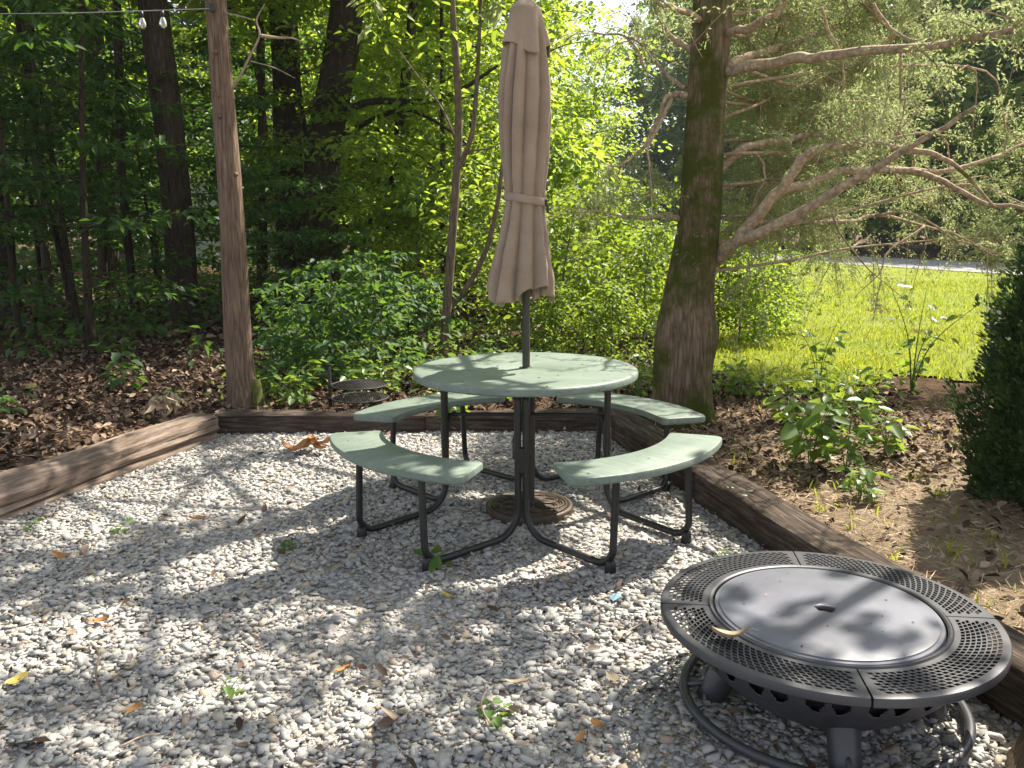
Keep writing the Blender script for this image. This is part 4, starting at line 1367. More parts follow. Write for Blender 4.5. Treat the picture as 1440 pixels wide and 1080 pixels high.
for i, z in enumerate(zs):
    sw = .5 * (z - 1.545) * (1 if z > 1.545 else .35)      # the folds wind round the pole
    tt = (th - sw) % (2 * PI)
    p = np.zeros(NS)
    for k in range(NP):
        a0, a1 = kn[k], kn[(k + 1) % NP] + (2 * PI if k == NP - 1 else 0)
        for sh in (0, 2 * PI):
            u = (tt + sh - a0) / (a1 - a0)
            q = (u >= 0) & (u < 1)
            uu = u[q]
            s_ = np.sin(PI * uu) ** .6
            lean = (.5 + .5 * np.sin(PI * (uu ** .7)))
            p[q] = amp[k] * (.6 * s_ + .4 * lean * s_)
    r = Rz[i] * (1 - am[i] + am[i] * 1.25 * p)
    r = r * (1 + .012 * np.sin(z * 34 + 5 * th) + .008 * np.sin(z * 71 - 9 * th + 2))
    x, y = r * np.cos(th), r * np.sin(th) * .92
    x = x - .02 * max(0, 1.545 - z) / .44          # the hem swings a little to the left
    zz = np.full(NS, z)
    if i < 14:                                     # scalloped hem, points where the panels meet the ribs
        e = (1 - i / 14.)
        zz = zz + e * (.045 * np.sin(2.5 * tt + 1.0) + .03 * (p - .8))
    V.append(np.column_stack([x, y, zz]))
F = []
for i in range(NZ - 1):
    for j in range(NS):
        k = (j + 1) % NS
        F.append((i * NS + j, i * NS + k, (i + 1) * NS + k, (i + 1) * NS + j))
mb = MB().add(np.concatenate(V), F)
cn = mb.build('canopy', M['fabric'], umb, True)
sm = cn.modifiers.new('thickness', 'SOLIDIFY'); sm.thickness = .0035; sm.offset = -1
# vent cap hanging over the top
NV = 24
V = []
zc = np.linspace(2.445, 2.215, NV)
for i, z in enumerate(zc):
    u = i / (NV - 1)
    r = .002 + .062 * min(1, u / .22) ** .5 + .037 * u
    tt = th + .3
    f_ = (.04 + .13 * u) * (np.sin(5 * tt) + .5 * np.sin(8 * tt + 1.3))
    rr = r * (1 + f_ * min(1, u * 1.6))
    drop = -.028 * max(0, u - .6) / .4 * np.sin(2.5 * tt + .6)
    V.append(np.column_stack([rr * np.cos(th), rr * np.sin(th), z + drop]))
F = []
for i in range(NV - 1):
    for j in range(NS):
        k = (j + 1) % NS
        F.append((i * NS + k, i * NS + j, (i + 1) * NS + j, (i + 1) * NS + k))
cap = MB().add(np.concatenate(V), F).build('vent_cap', M['fabric'], umb, True)
sm = cap.modifiers.new('thickness', 'SOLIDIFY'); sm.thickness = .003; sm.offset = -1
# tie strap
V = []
n = 64
for i, (dz, dr) in enumerate(((-.019, .001), (-.017, .0035), (.0, .004), (.017, .0035), (.019, .001))):
    t = np.linspace(0, 2 * PI, n + 1)[:-1]
    r = .0975 + dr + .0025 * np.sin(6 * t)
    V.append(np.column_stack([r * np.cos(t), r * np.sin(t) * .94, 1.548 + dz - .016 * np.cos(t) ]))
F = [(i * n + j, i * n + (j + 1) % n, (i + 1) * n + (j + 1) % n, (i + 1) * n + j) for i in range(4) for j in range(n)]
st = MB().add(np.concatenate(V), F).build('tie_strap', M['fabric'], umb, True)
sm = st.modifiers.new('thickness', 'SOLIDIFY'); sm.thickness = .003
mb = MB(); mb.box((.096, -.038, 1.532), (.012, .02, .03)); mb.tube([(.1, -.04, 1.52), (.104, -.045, 1.505), (.102, -.043, 1.485)], .006, 6)
mb.build('strap_buckle', M['tube'], st)

# ------------------------------------------------------------------ fire pit
FX, FY, FZ, FR = .918, 2.345, .305, .478
pit = thing('fire_pit', 'round charcoal steel fire pit table with perforated rim and flat lid', 'fire pit', (FX, FY, 0), R(-7))
RI = .335
for q in range(4):
    mb = MB()
    A0, A1 = R(q * 90 + .35), R(q * 90 + 89.65)
    # lattice with slanted holes: cells of an annular grid, every second row set over by half
    NR, NA = 8, 28
    r0, r1 = RI + .018, FR - .022
    def pol(r, t, z): return (r * math.cos(t), r * math.sin(t), z)
    pa0, pa1 = A0 + .045, A1 - .045
    for i in range(NR):
        ra, rb = r0 + (r1 - r0) * i / NR, r0 + (r1 - r0) * (i + 1) / NR
        st_ = (pa1 - pa0) / NA
        sh = .5 * st_ * (i % 2)
        for j in range(NA + (0 if i % 2 == 0 else -1)):
            ta, tb = pa0 + sh + st_ * j, pa0 + sh + st_ * (j + 1)
            o4 = [(ra, ta), (ra, tb), (rb, tb), (rb, ta)]
            g_r, g_t = (rb - ra) * .12, st_ * .13
            sk = st_ * .14
            h4 = [(ra + g_r, ta + g_t - sk), (ra + g_r, tb - g_t - sk), (rb - g_r, tb - g_t + sk), (rb - g_r, ta + g_t + sk)]
            zt, zb_ = FZ, FZ - .003
            V = [pol(*p, zt) for p in o4] + [pol(*p, zt) for p in h4] + [pol(*p, zb_) for p in h4]
            Fc = [(k, (k + 1) % 4, 4 + (k + 1) % 4, 4 + k) for k in range(4)] + [(4 + k, 4 + (k + 1) % 4, 8 + (k + 1) % 4, 8 + k) for k in range(4)]
            mb.add(V, Fc)
        if i % 2:
            for ta, tb in ((pa0, pa0 + sh), (pa1 - sh, pa1)):
                mb.add([pol(ra, ta, FZ), pol(ra, tb, FZ), pol(rb, tb, FZ), pol(rb, ta, FZ)], [(0, 1, 2, 3)])
    # plain margins, rolled outer lip, and under-skirt
    def strip(rz_list, t0, t1, n=48):
        tt = np.linspace(t0, t1, n)
        V = [(r * math.cos(t), r * math.sin(t), z) for r, z in rz_list for t in tt]
        Fc = [(i * n + j, (i + 1) * n + j, (i + 1) * n + j + 1, i * n + j + 1) for i in range(len(rz_list) - 1) for j in range(n - 1)]
        mb.add(V, Fc)
    strip([(RI - .002, FZ - .012), (RI, FZ - .003), (RI + .004, FZ), (r0, FZ)], A0, A1)
    strip([(r1, FZ), (FR - .010, FZ), (FR - .003, FZ - .002), (FR, FZ - .007), (FR, FZ - .024), (FR - .004, FZ - .028), (FR - .008, FZ - .024)], A0, A1)
    strip([(r0, FZ), (r1, FZ)], A0, pa0, 3)
    strip([(r0, FZ), (r1, FZ)], pa1, A1, 3)
    # folded radial edges leave the dark seam between the four plates
    for t in (A0, A1):
        mb.add([pol(RI, t, FZ), pol(FR, t, FZ), pol(FR, t, FZ - .02), pol(RI, t, FZ - .02)], [(0, 1, 2, 3)])
    seg = mb.build('rim_plate', M['pit'], pit)
    smooth_by_angle(seg, 35)
mb = MB()
mb.lathe([(RI - .010, FZ - .012), (RI - .012, FZ + .000), (RI - .008, FZ + .004), (RI - .002, FZ + .004), (RI + .001, FZ - .002)], 96)
o = mb.build('inner_ring', M['pit'], pit, True); smooth_by_angle(o, 50)
mb = MB()
hr = .026
mb.lathe([(hr, FZ - .008), (hr, FZ + .006), (hr + .003, FZ + .0075), (hr + .012, FZ + .0075), (.2, FZ + .0085), (.300, FZ + .0065), (.304, FZ + .005), (.306, FZ + .001), (.316, FZ + .0005), (.319, FZ - .004), (.319, FZ - .012)], 96)
lid = mb.build('lid', M['pit_lid'], pit, True); smooth_by_angle(lid, 40)
mb = MB(); mb.lathe([(0, FZ - .010), (hr - .001, FZ - .010)], 32)
mb.build('handle_recess', simple('dusty_recess', (.22, .18, .13), .9), lid)
mb = MB(); mb.tube([(-.03, 0.006, FZ + .006), (-.01, .008, FZ + .010), (.01, .008, FZ + .010), (.03, .006, FZ + .006)], .004, 8)
mb.build('handle', M['pit_lid'], lid, True)
for k in range(9):      # specks of debris stuck to the lid
    pass
# bowl with a band of cut-outs under the rim
BT, NB = 36, 432
def bowl_r(z): return .398 - .15 * ((.27 - z) / .195) ** 1.9 if z < .27 else .395 + .02 * (z - .27) / .03
zz_ = np.concatenate([np.linspace(.302, .192, 34), np.linspace(.187, .075, 11)])
V, F = [], []
for z in zz_:
    r = bowl_r(z)
    for j in range(NB):
        t = 2 * PI * j / NB
        V.append((r * math.cos(t), r * math.sin(t), z))
for i in range(len(zz_) - 1):
    zc_ = (zz_[i] + zz_[i + 1]) / 2
    for j in range(NB):
        u = ((j + .5) % 27) / 27 - .5
        v_ = (zc_ - .226) / .042
        hole = False
        if i < 33:
            e = (u / .36) ** 2 + v_ ** 2 < 1 and v_ < .62          # half-round opening
            tri = abs(u) < .17 * (1 - (v_ + .95) / 1.3)  # peak standing in it
            hole = e and not tri
        if hole: continue
        k = (j + 1) % NB
        F.append((i * NB + j, i * NB + k, (i + 1) * NB + k, (i + 1) * NB + j))
b0 = len(V); 
F.append(tuple((len(zz_) - 1) * NB + j for j in range(NB)))
bowl = MB().add(V, F).build('bowl', M['pit'], pit, True)
sm = bowl.modifiers.new('thickness', 'SOLIDIFY'); sm.thickness = .002
mb = MB(); mb.lathe([(.375, .30), (.375, .25), (.33, .15), (.2, .095), (0, .095)], 64)
mb.build('bowl_liner', M['pit_in'], bowl, True)
RG = .400
mb = MB()
mb.tube([(RG * math.cos(t), RG * math.sin(t), .032) for t in np.linspace(0, 2 * PI, 97)[:-1]], .0145, 14, closed=True)
ring = mb.build('foot_ring', M['pit'], pit, True)
for k in range(4):
    t = R(269 + 90 * k)
    d = np.array([math.cos(t), math.sin(t)])
    mb = MB()
    mb.tube([(d[0] * .235, d[1] * .235, .17), (d[0] * .29, d[1] * .29, .07), (d[0] * .325, d[1] * .325, .0)], [.044, .043, .042], 22)
    lg = mb.build('leg', M['pit'], pit, True); smooth_by_angle(lg, 40)
    mb = MB(); mb.tube([(d[0] * .30, d[1] * .30, .062), (d[0] * (RG - .004), d[1] * (RG - .004), .036)], .0085, 10)
    mb.build('strut', M['pit'], ring, True)

def one_leaf(name, label, cat, loc, size, heading, mat, curl=.25, width=.5, tilt=(0, 0), group=None):
    n, m = 9, 5
    V = []
    for i in range(n):
        u = i / (n - 1)
        w = width * size * .5 * (math.sin(PI * min(1, u * .93 + .05)) ** .8) * (1 + .12 * math.sin(9 * u))
        for j in range(m):
            v = j / (m - 1) * 2 - 1
            V.append(((u - .5) * size, v * w, size * curl * ((u - .5) ** 2 * 1.5 + v * v * .5 * width) + .002 * math.sin(7 * u + 3 * v)))
    F = [(i * m + j, i * m + j + 1, (i + 1) * m + j + 1, (i + 1) * m + j) for i in range(n - 1) for j in range(m - 1)]
    mb = MB().add(V, F)
    mb.tube([(-.5 * size, 0, size * curl * .37), (-.62 * size, .01 * size, size * curl * .5), (-.8 * size, .05 * size, size * curl * .4)], .0012, 4)
    o = mb.build(name, mat, None, True)
    o.location = loc; o.rotation_euler = (tilt[0], tilt[1], heading)
    return tag(o, label, cat, group)

p = atd(1028, 872, 2.16); 
one_leaf('dead_leaf', 'curled dead tan leaf lying on the fire pit rim', 'leaf', (p.x, p.y, FZ + .010), .095, 2.9, M['tan_leaf'], .55, .5, (.25, .1))
GL = 'fallen leaves on the gravel'
def on_gravel(px, py, name, label, size, hd, mat, cat='leaf', curl=.25, width=.5):
    p = at(px, py, .015)
    return one_leaf(name, label, cat, (p.x, p.y, .021), size, hd, mat, curl, width, (random.uniform(-.3, .3), random.uniform(-.2, .2)), GL)
on_gravel(483, 943, 'fallen_leaf', 'bright orange leaf lying alone on the front gravel', .05, .4, M['orange_leaf'])
on_gravel(628, 839, 'fallen_leaf', 'yellow leaf on the gravel in front of the table', .055, 2.7, M['yellow_leaf'])
on_gravel(655, 896, 'fallen_leaf', 'pale tan leaf on gravel below the yellow one', .05, 1.2, M['tan_leaf'])
on_gravel(728, 962, 'fallen_leaf', 'long dry beige leaf beside the green sprig on gravel', .08, .1, M['tan_leaf'])
on_gravel(862, 955, 'fallen_leaf', 'curled light brown leaf left of the fire pit ring', .06, 2.2, M['tan_leaf'])
on_gravel(817, 1040, 'fallen_leaf', 'small rust brown leaf near the lower picture edge', .05, 1, M['dry_leaf'])
on_gravel(840, 1022, 'fallen_leaf', 'dark brown leaf just above the rust brown one', .06, 2, M['dry_leaf'])
on_gravel(130, 755, 'fallen_leaf', 'olive tan leaf on the gravel near the left timber', .06, .2, M['yellow_leaf'])
on_gravel(277, 732, 'fallen_leaf', 'russet leaf on sunlit gravel at left middle', .08, .5, M['dry_leaf'], curl=.4)
on_gravel(140, 876, 'fallen_leaf', 'brown and ochre leaf on shaded gravel at left', .07, .3, M['dry_leaf'], curl=.4)
on_gravel(190, 998, 'fallen_leaf', 'rust coloured leaf near the lower left corner', .05, .4, M['dry_leaf'])
on_gravel(25, 958, 'fallen_leaf', 'yellowish leaf at the left picture edge', .07, .9, M['yellow_leaf'])
on_gravel(85, 785, 'fallen_leaf', 'broad brown leaf lying on gravel below the left timber', .08, 2.9, M['dry_leaf'], curl=.4)
for k, (px, py) in enumerate([(408, 632), (428, 630), (446, 634), (420, 637), (440, 628), (458, 632)]):
    p = at(px, py, .03)
    one_leaf('brown_leaf', 'rust brown leaf heaped in the back left corner, ' + ['leftmost one', 'second from the left, at the back', 'fourth from the left, in front', 'lowest one at the front left', 'middle one at the back', 'rightmost one'][k], 'leaf', (p.x, p.y, .03 + .008 * k), .13, k * 1.3, M['dry_leaf'], .5, .6, (.3 * math.sin(k), .3 * math.cos(k * 2)), 'heap of brown leaves')

# sticks on the gravel
def stick(label, pts, r, mat):
    P = [at(px, py, .02) for px, py in pts]
    o = MB().tube(spline([(q.x, q.y, .024 + .006 * i % .012) for i, q in enumerate(P)], 5), r, 6).build('twig', mat, None, True)
    return tag(o, label, 'twig', 'twigs on the gravel')
stick('pale thin twig lying on gravel left of the fire pit', [(870, 900), (890, 887), (908, 876)], .003, M['dead_wood'])
stick('curved bleached twig below the green sprig', [(686, 968), (677, 995), (690, 1022)], .0028, M['dead_wood'])
stick('dark forked twig on the shaded left gravel', [(128, 905), (140, 925), (135, 950), (146, 982)], .0035, M['bark_sapling'])
stick('long straw coloured twig near the lower left', [(170, 1052), (200, 1040), (225, 1034)], .003, M['dead_wood'])
mb = MB(); p = at(862, 846, .02)
pts = [(0, 0, 0), (.05, .012, .004), (.052, .03, .012), (.03, .034, .01), (.004, .028, .004), (.027, .017, .012)]
mb.add(pts, [(0, 1, 5), (1, 2, 5), (2, 3, 5), (3, 4, 5), (4, 0, 5)])
o = mb.build('wrapper_scrap', M['foil'], None); o.location = (p.x, p.y, .022); o.rotation_euler = (0, 0, .5)
tag(o, 'scrap of pale blue wrapper on the gravel', 'litter')
for lab, px, py, s, r_ in (('small white stone resting on the dark right timber', 1027, 687, .035, 0), ('small dark stone resting on the dark right timber', 1054, 692, .04, 1), ('flat pale chip on the right timber below the other two stones', 1047, 698, .03, 2)):
    sv, sf = STONES[r_ * 5 + 1]
    p = at(px, py, .16)
    m_ = [simple('white_chip', (.62, .6, .57), .8), simple('dark_chip', (.16, .15, .14), .8), simple('tan_chip', (.42, .4, .37), .8)][r_]
    o = link('pebble', poly_mesh('pebble', sv * s * 1.2, sf, m_), None, (p.x, p.y, .163)); tag(o, lab, 'stone', 'stones on the timber')

# ------------------------------------------------------------------ swivel grill behind the back timber
gp = at(463, 578, .1)
gz = float(terr(gp.x, gp.y + .1))
grill = thing('campfire_grill', 'black swivel campfire grill with two round grates on a stake', 'campfire grill', (gp.x, gp.y + .06, gz))
mb = MB(); mb.tube([(0, 0, -.05), (0, 0, .34)], .0125, 10)
mb.tube([(0, 0, .33), (0, 0, .345)], .016, 10)
mb.build('stake', M['grill'], grill, True)
def grate(z, c, r, deg):
    mb = MB()
    th = np.linspace(0, 2 * PI, 41)[:-1]
    mb.tube([(c[0] + r * math.cos(t), c[1] + r * math.sin(t), z) for t in th], .006, 8, closed=True)
    for k in range(-8, 9):
        x = k * r / 8.6
        h = math.sqrt(max(0, r * r - x * x))
        for rot in (deg, deg + 90):
            ca, sa = math.cos(R(rot)), math.sin(R(rot))
            P = [(c[0] + ca * x - sa * y, c[1] + sa * x + ca * y, z + (.002 if rot == deg else -.001)) for y in (-h, h)]
            mb.tube(P, .0022, 5)
    gr = mb.build('grate', M['grill'], grill, True)
    mb = MB(); mb.tube([(0, 0, z - .012), (0, 0, z + .014)], .019, 10)
    mb.tube([(0, 0, z - .002), (c[0] * .5, c[1] * .5, z - .007), (c[0], c[1], z - .007)], .007, 6)
    mb.build('swivel_arm', M['grill'], gr, True)
grate(.185, (.215, .02), .205, 20)
grate(.085, (.215, .03), .205, 50)
p = at(573, 540, .105)
mb = MB(); mb.lathe([(0, 0), (.045, .0), (.052, .006), (.054, .012), (.05, .011), (.043, .005), (0, .005)], 24)
o = mb.build('metal_dish', M['grill'], None, True); o.location = (p.x, p.y, p.z); tag(o, 'small grey metal dish among leaves behind the table', 'dish')
mb = MB()
# ------------------------------------------------------------------ low plants
def plant(name, label, px, py, h, n_stem, n_leaf, leaf, mat, seed, cat='plant', group=None, spread=.5, width=.6, z=None, up=1.0, y_=None):
    """upright stems with big leaves set along them"""
    rs_ = np.random.default_rng(seed)
    p = at(px, py, .1)
    b = Vector((p.x, p.y, float(terr(p.x, p.y)) if z is None else z))
    t = thing(name, label, cat, b, 0, group)
    mb = MB(); PP, AX, NR, SZ = [], [], [], []
    for s in range(n_stem):
        a = s * 2.4 + rs_.uniform(0, 1)
        H = h * rs_.uniform(.65, 1.1)
        sp = spread * rs_.uniform(.3, 1) * h
        e = np.array([math.cos(a) * sp, math.sin(a) * sp, H])
        path = spline([(0, 0, -.02), e * np.array([.25, .25, .5]), e], 5)
        mb.tube(path, np.linspace(max(.0025, h * .008), .0012, len(path)), 5, False)
        for j in range(n_leaf):
            u = .25 + .75 * (j + rs_.uniform(0, .8)) / n_leaf
            q = path[min(len(path) - 1, int(u * (len(path) - 1)))]
            la = j * 2.4 + rs_.uniform(-.6, .6)
            d = np.array([math.cos(la), math.sin(la), rs_.uniform(-.35, .45)])
            pet = leaf * rs_.uniform(.25, .6)
            q2_ = q + d * pet
            mb.tube([q, q2_], [.0012, .0009], 3, False)
            PP.append(q2_); AX.append(d + np.array([0, 0, -.25])); NR.append(np.array([0, 0, up]) + rs_.normal(0, .35, 3)); SZ.append(leaf * rs_.uniform(.6, 1.2))
    mb.build('stem', M['weed'], t)
    V, F = leaf_arrays(np.array(PP), np.array(AX), np.array(NR), np.array(SZ), width, .14, .15)
    link('foliage', poly_mesh('foliage', V, F, mat), t)
    return t
GS = 'leafy seedlings right of the cedar'
for i, (lab, px, py, h, ns, nl_, lf) in enumerate([
    ('tallest bright seedling with upright stem nearest the right timber', 1140, 650, .62, 4, 13, .125),
    ('bushy green seedling in the middle of the right leafy patch', 1190, 655, .55, 4, 11, .10),
    ('green seedling at the back of the right leafy patch', 1165, 600, .55, 4, 11, .10),
    ('leafy seedling nearest the arborvitae in the right patch', 1245, 640, .45, 4, 10, .095),
    ('low seedling with heart shaped leaves at the front of the right patch', 1210, 690, .28, 4, 8, .085),
    ('spreading seedling behind the right patch, towards the lawn', 1215, 585, .5, 4, 10, .10),
    ('seedling with large leaves left of the right patch', 1105, 600, .42, 4, 10, .11),
    ('slender seedling beside the cedar foot', 1040, 560, .45, 4, 10, .09),
    ('tall thin seedling at the lawn edge behind the right patch', 1150, 545, .8, 4, 13, .09)]):
    plant('seedling', lab, px, py, h * .78, ns, nl_, lf, M['leaf_big'], 40 + i, 'seedling', GS, .6)
plant('lawn_sapling', 'thin sapling with large drooping leaves before the sunny lawn', 1282, 548, .95, 4, 9, .12, M['leaf_big'], 60, 'sapling', None, .6)
GW = 'small leafy plants on the forest floor'
for i, (lab, px, py, h, ns, nl_, lf, mt) in enumerate([
    ('low plant with palmate leaves on the dark forest floor at left', 175, 545, .42, 4, 8, .13, 'leaf_shrub'),
    ('low green plant cut by the left picture edge above the timber', 2, 590, .3, 3, 7, .11, 'leaf_shrub'),
    ('tiny green plant behind the dried weed', 243, 562, .14, 3, 5, .07, 'leaf_shrub'),
    ('pale leaved plant at the foot of the bare cedar pole, right side', 375, 560, .42, 4, 8, .10, 'leaf_shrub'),
    ('light green plant with hanging leaves left of the campfire grill', 415, 575, .38, 4, 9, .10, 'leaf_big'),
    ('sunlit low plant behind the campfire grill', 500, 555, .32, 6, 9, .085, 'leaf_big'),
    ('sunlit low plant between grill and table', 545, 545, .3, 6, 9, .085, 'leaf_big'),
    ('low plant with broad leaves showing under the tabletop', 640, 585, .22, 5, 8, .10, 'leaf_big'),
    ('dark leaved plant behind the table at left', 600, 540, .35, 6, 9, .09, 'leaf_shrub'),
    ('pale leaved low plant behind the umbrella pole', 735, 545, .3, 6, 10, .09, 'leaf_big'),
    ('low plant behind the tabletop at right', 830, 550, .3, 6, 10, .09, 'leaf_big'),
    ('low bush against the left side of the cedar foot', 890, 560, .32, 6, 10, .085, 'leaf_big'),
    ('low plant between forked sapling and umbrella', 675, 530, .4, 6, 9, .09, 'leaf_shrub'),
    ('broad leaved plant under the thick leaning trunk', 470, 535, .55, 6, 10, .10, 'leaf_shrub'),
    ('broad leaved plant behind the bare cedar pole', 400, 520, .6, 6, 10, .10, 'leaf_shrub'),
    ('small plant in the right corner beside the timber top', 958, 640, .12, 3, 5, .05, 'leaf_big')]):
    plant('woodland_plant', lab, px, py, h, ns, nl_, lf, M[mt], 80 + i, 'plant', GW, .7)
GG = 'weeds growing in the gravel'
for i, (lab, px, py, h, ns, nl_, lf) in enumerate([
    ('dark green weed with pointed leaves under the left front bench', 612, 768, .10, 2, 4, .075),
    ('bright green sprig in the middle of the front gravel', 690, 966, .04, 3, 4, .045),
    ('small light green weed in the left front gravel', 320, 935, .05, 2, 4, .035),
    ('tiny green weed against the left timber', 40, 716, .04, 2, 4, .045),
    ('tiny green weed in the sunlit gravel near the left timber', 163, 722, .04, 2, 4, .045),
    ('flat green weed in the streak of shade left of the table', 398, 744, .03, 3, 4, .04),
    ('small weed under the fire pit at the lower edge', 975, 1070, .05, 3, 5, .04),
    ('weed beside the right timber foot, behind the fire pit', 1025, 762, .06, 3, 5, .04),
    ('small weed in the far gravel behind the right bench', 862, 640, .06, 3, 5, .05)]):
    plant('gravel_weed', lab, px, py, h, ns, nl_, lf, M['weed'], 120 + i, 'weed', GG, .9, .6, .0)

def grass_tuft(name, label, px, py, n, h, mat, seed, group, wd=.006):
    rs_ = np.random.default_rng(seed)
    p = at(px, py, .1); b = Vector((p.x, p.y, float(terr(p.x, p.y))))
    V, F = [], []
    for i in range(n):
        a = rs_.uniform(0, 6.28); H = h * rs_.uniform(.5, 1.1); o_ = rs_.normal(0, .018, 2); sp = H * rs_.uniform(.3, 1.0)
        sd = np.array([-math.sin(a), math.cos(a)])
        for k in range(5):
            u = k / 4
            c = o_ + np.array([math.cos(a), math.sin(a)]) * sp * u ** 1.7
            z = H * (u - .38 * u ** 3)
            w = wd * (1 - u ** 2) * .5 + .0004
            V += [(c[0] - sd[0] * w, c[1] - sd[1] * w, z), (c[0] + sd[0] * w, c[1] + sd[1] * w, z)]
            if k: m = i * 10 + k * 2; F.append((m - 2, m - 1, m + 1, m))
    o = MB().add(V, F).build(name, mat, None); o.location = b
    return tag(o, label, 'grass tuft', group)
GT = 'grass tufts on the bare soil right of the timber'
for i, (lab, px, py, n_, h) in enumerate([
    ('tuft of arching grass blades just behind the fire pit', 1255, 792, 7, .10),
    ('broad bladed plant tuft under the arborvitae', 1340, 772, 10, .09),
    ('short grass tuft on the soil beside the right timber', 1160, 705, 12, .07),
    ('thin grass tuft nearest the right bench', 1062, 655, 12, .06),
    ('grass tuft at the edge of the arborvitae shade', 1320, 690, 14, .08),
    ('light green grass tuft in front of the leafy patch', 1200, 735, 8, .07),
    ('small grass tuft close to the right timber and bench', 1040, 690, 10, .05),
    ('yellowish grass tuft right of the fire pit rim', 1385, 850, 9, .06),
    ('yellow green tuft below the seedlings near arborvitae', 1285, 670, 12, .07)]):
    grass_tuft('grass_tuft', lab, px, py, n_, h, M['grass'], 150 + i, GT)
# dried weed behind the left timber
p = at(232, 592, .1); b = Vector((p.x, p.y, float(terr(p.x, p.y))))
dw = thing('dried_weed', 'withered curled brown weed standing behind the left timber', 'weed', b)
rsd = np.random.default_rng(2)
mb = MB(); PP, AX, NR = [], [], []
for s in range(5):
    a = s * 1.3; H = .20 * rsd.uniform(.7, 1.1)
    P = spline([(0, 0, 0), (.03 * math.cos(a), .03 * math.sin(a), H * .6), (.07 * math.cos(a), .07 * math.sin(a), H), (.10 * math.cos(a), .10 * math.sin(a), H * .8)], 4)
    mb.tube(P, .0025, 5, False)
    for k in range(5):
        PP.append(P[6 + k % 6]); AX.append(rsd.normal(0, .5, 3) + np.array([0, 0, -1])); NR.append(rsd.normal(size=3))
mb.build('stem', M['straw'], dw)
V, F = leaf_arrays(np.array(PP), np.array(AX), np.array(NR), rsd.uniform(.06, .12, len(PP)), .35, .5, .3)
link('foliage', poly_mesh('foliage', V, F, M['tan_leaf']), dw)

# ------------------------------------------------------------------ ground cover that nobody could count
rs = np.random.default_rng(77)
def lie(x, y, size, tilt, mat, name, label, width, lift=.004, curl=.2, droop=-.12):
    n = len(x)
    a = rs.uniform(0, 2 * PI, n)
    A = np.stack([np.cos(a), np.sin(a), rs.normal(0, tilt, n)], 1)
    Nn = np.stack([rs.normal(0, tilt, n), rs.normal(0, tilt, n), np.ones(n)], 1)
    P = np.stack([x, y, terr(x, y) + lift + rs.uniform(0, .02, n)], 1)
    V, F = leaf_arrays(P, A, Nn, size, width, curl, droop)
    o = link(name, poly_mesh(name, V, F, mat)); return tag(o, label, kind='stuff')
def out_pad(x, y): return pad_sd(x, y) < -.02
x1, y1 = scatter(620, (-5.5, 3.0, 2.2, 10), rs, lambda x, y: out_pad(x, y) & in_view(x, y, .8) & ~((x > .9) & (y < 5.8) & (rs.uniform(0, 1, len(x)) > np.where(y > 4.3, .95, .2))) & ~lawn_edge(x, y))
x2, y2 = scatter(120, (-13, 4.2, 10, 20), rs, lambda x, y: in_view(x, y, 1) & ~lawn_edge(x, y))
x = np.concatenate([x1, x2]); y = np.concatenate([y1, y2])
lie(x, y, np.where(y > 10, .10, np.where((x > .6) & (y < 6.2), .044, .055)) * rs.uniform(.5, 1.5, len(x)), .5, M['litter'], 'leaf_litter', 'brown fallen leaves covering the forest floor', .55, .004, .4)
x1, y1 = scatter(1300, (.8, 3.6, 1.6, 6.5), rs, lambda x, y: out_pad(x, y) & in_view(x, y, .5))
x2, y2 = scatter(700, (-4.6, -2.0, 2.4, 5.6), rs, lambda x, y: out_pad(x, y) & in_view(x, y, .5))
x = np.concatenate([x1, x2]); y = np.concatenate([y1, y2])
lie(x, y, .06 * rs.uniform(.4, 1.5, len(x)), .3, M['straw'], 'pine_straw', 'tan needles and dry stalks lying on the soil', .05, .003, .05)
x, y = scatter(110, (-2.9, 1.7, 1.9, 5.85), rs, lambda x, y: (pad_sd(x, y) > .03) & in_view(x, y, .4))
o = lie(x, y, rs.lognormal(0,.5,len(x)) * .022 * rs.uniform(.6, 1.2, len(x)), .35, M['litter'], 'leaf_fragments', 'bits of dry leaf scattered over the gravel', .45, .05)
V = np.empty(len(o.data.vertices) * 3, np.float32)
# short grass of the lawn, nearer part
def lawn_cond(x, y): return lawn_edge(x, y) & (np.abs(x) < y * .66 + 1) & (road_s(x, y) < -2.4)
xa, ya = scatter(560, (1.2, 8.5, 6.4, 11), rs, lawn_cond)
xb, yb = scatter(200, (1.5, 15, 11, 20), rs, lawn_cond)
xc, yc = scatter(60, (2, 17, 20, 32), rs, lawn_cond)
x = np.concatenate([xa, xb, xc]); y = np.concatenate([ya, yb, yc]); n = len(x)
A = np.stack([rs.normal(0, .45, n), rs.normal(0, .45, n), np.ones(n)], 1)
V, F = leaf_arrays(np.stack([x, y, terr(x, y) + .015], 1), A, rnd_unit(n, rs), rs.uniform(.03, .075, n) * np.where(y > 11, 1.2, 1), .2, .05, .2)
o = link('lawn_grass', poly_mesh('lawn_grass', V, F, M['grass'])); tag(o, 'short sunlit grass of the lawn', kind='stuff')
x, y = scatter(90, (.9, 3.6, 2.6, 6.5), rs, lambda x, y: out_pad(x, y) & in_view(x, y, .5) & (np.sin(x * 3 + 1) * np.sin(y * 2.5) > -.1))
n = len(x)
A = np.stack([rs.normal(0, .5, n), rs.normal(0, .5, n), np.ones(n)], 1)
V, F = leaf_arrays(np.stack([x, y, terr(x, y)], 1), A, rnd_unit(n, rs), rs.uniform(.03, .08, n), .12, .05, .3)
o = link('sparse_grass', poly_mesh('sparse_grass', V, F, M['grass'])); tag(o, 'sparse short grass on the bare soil', kind='stuff')
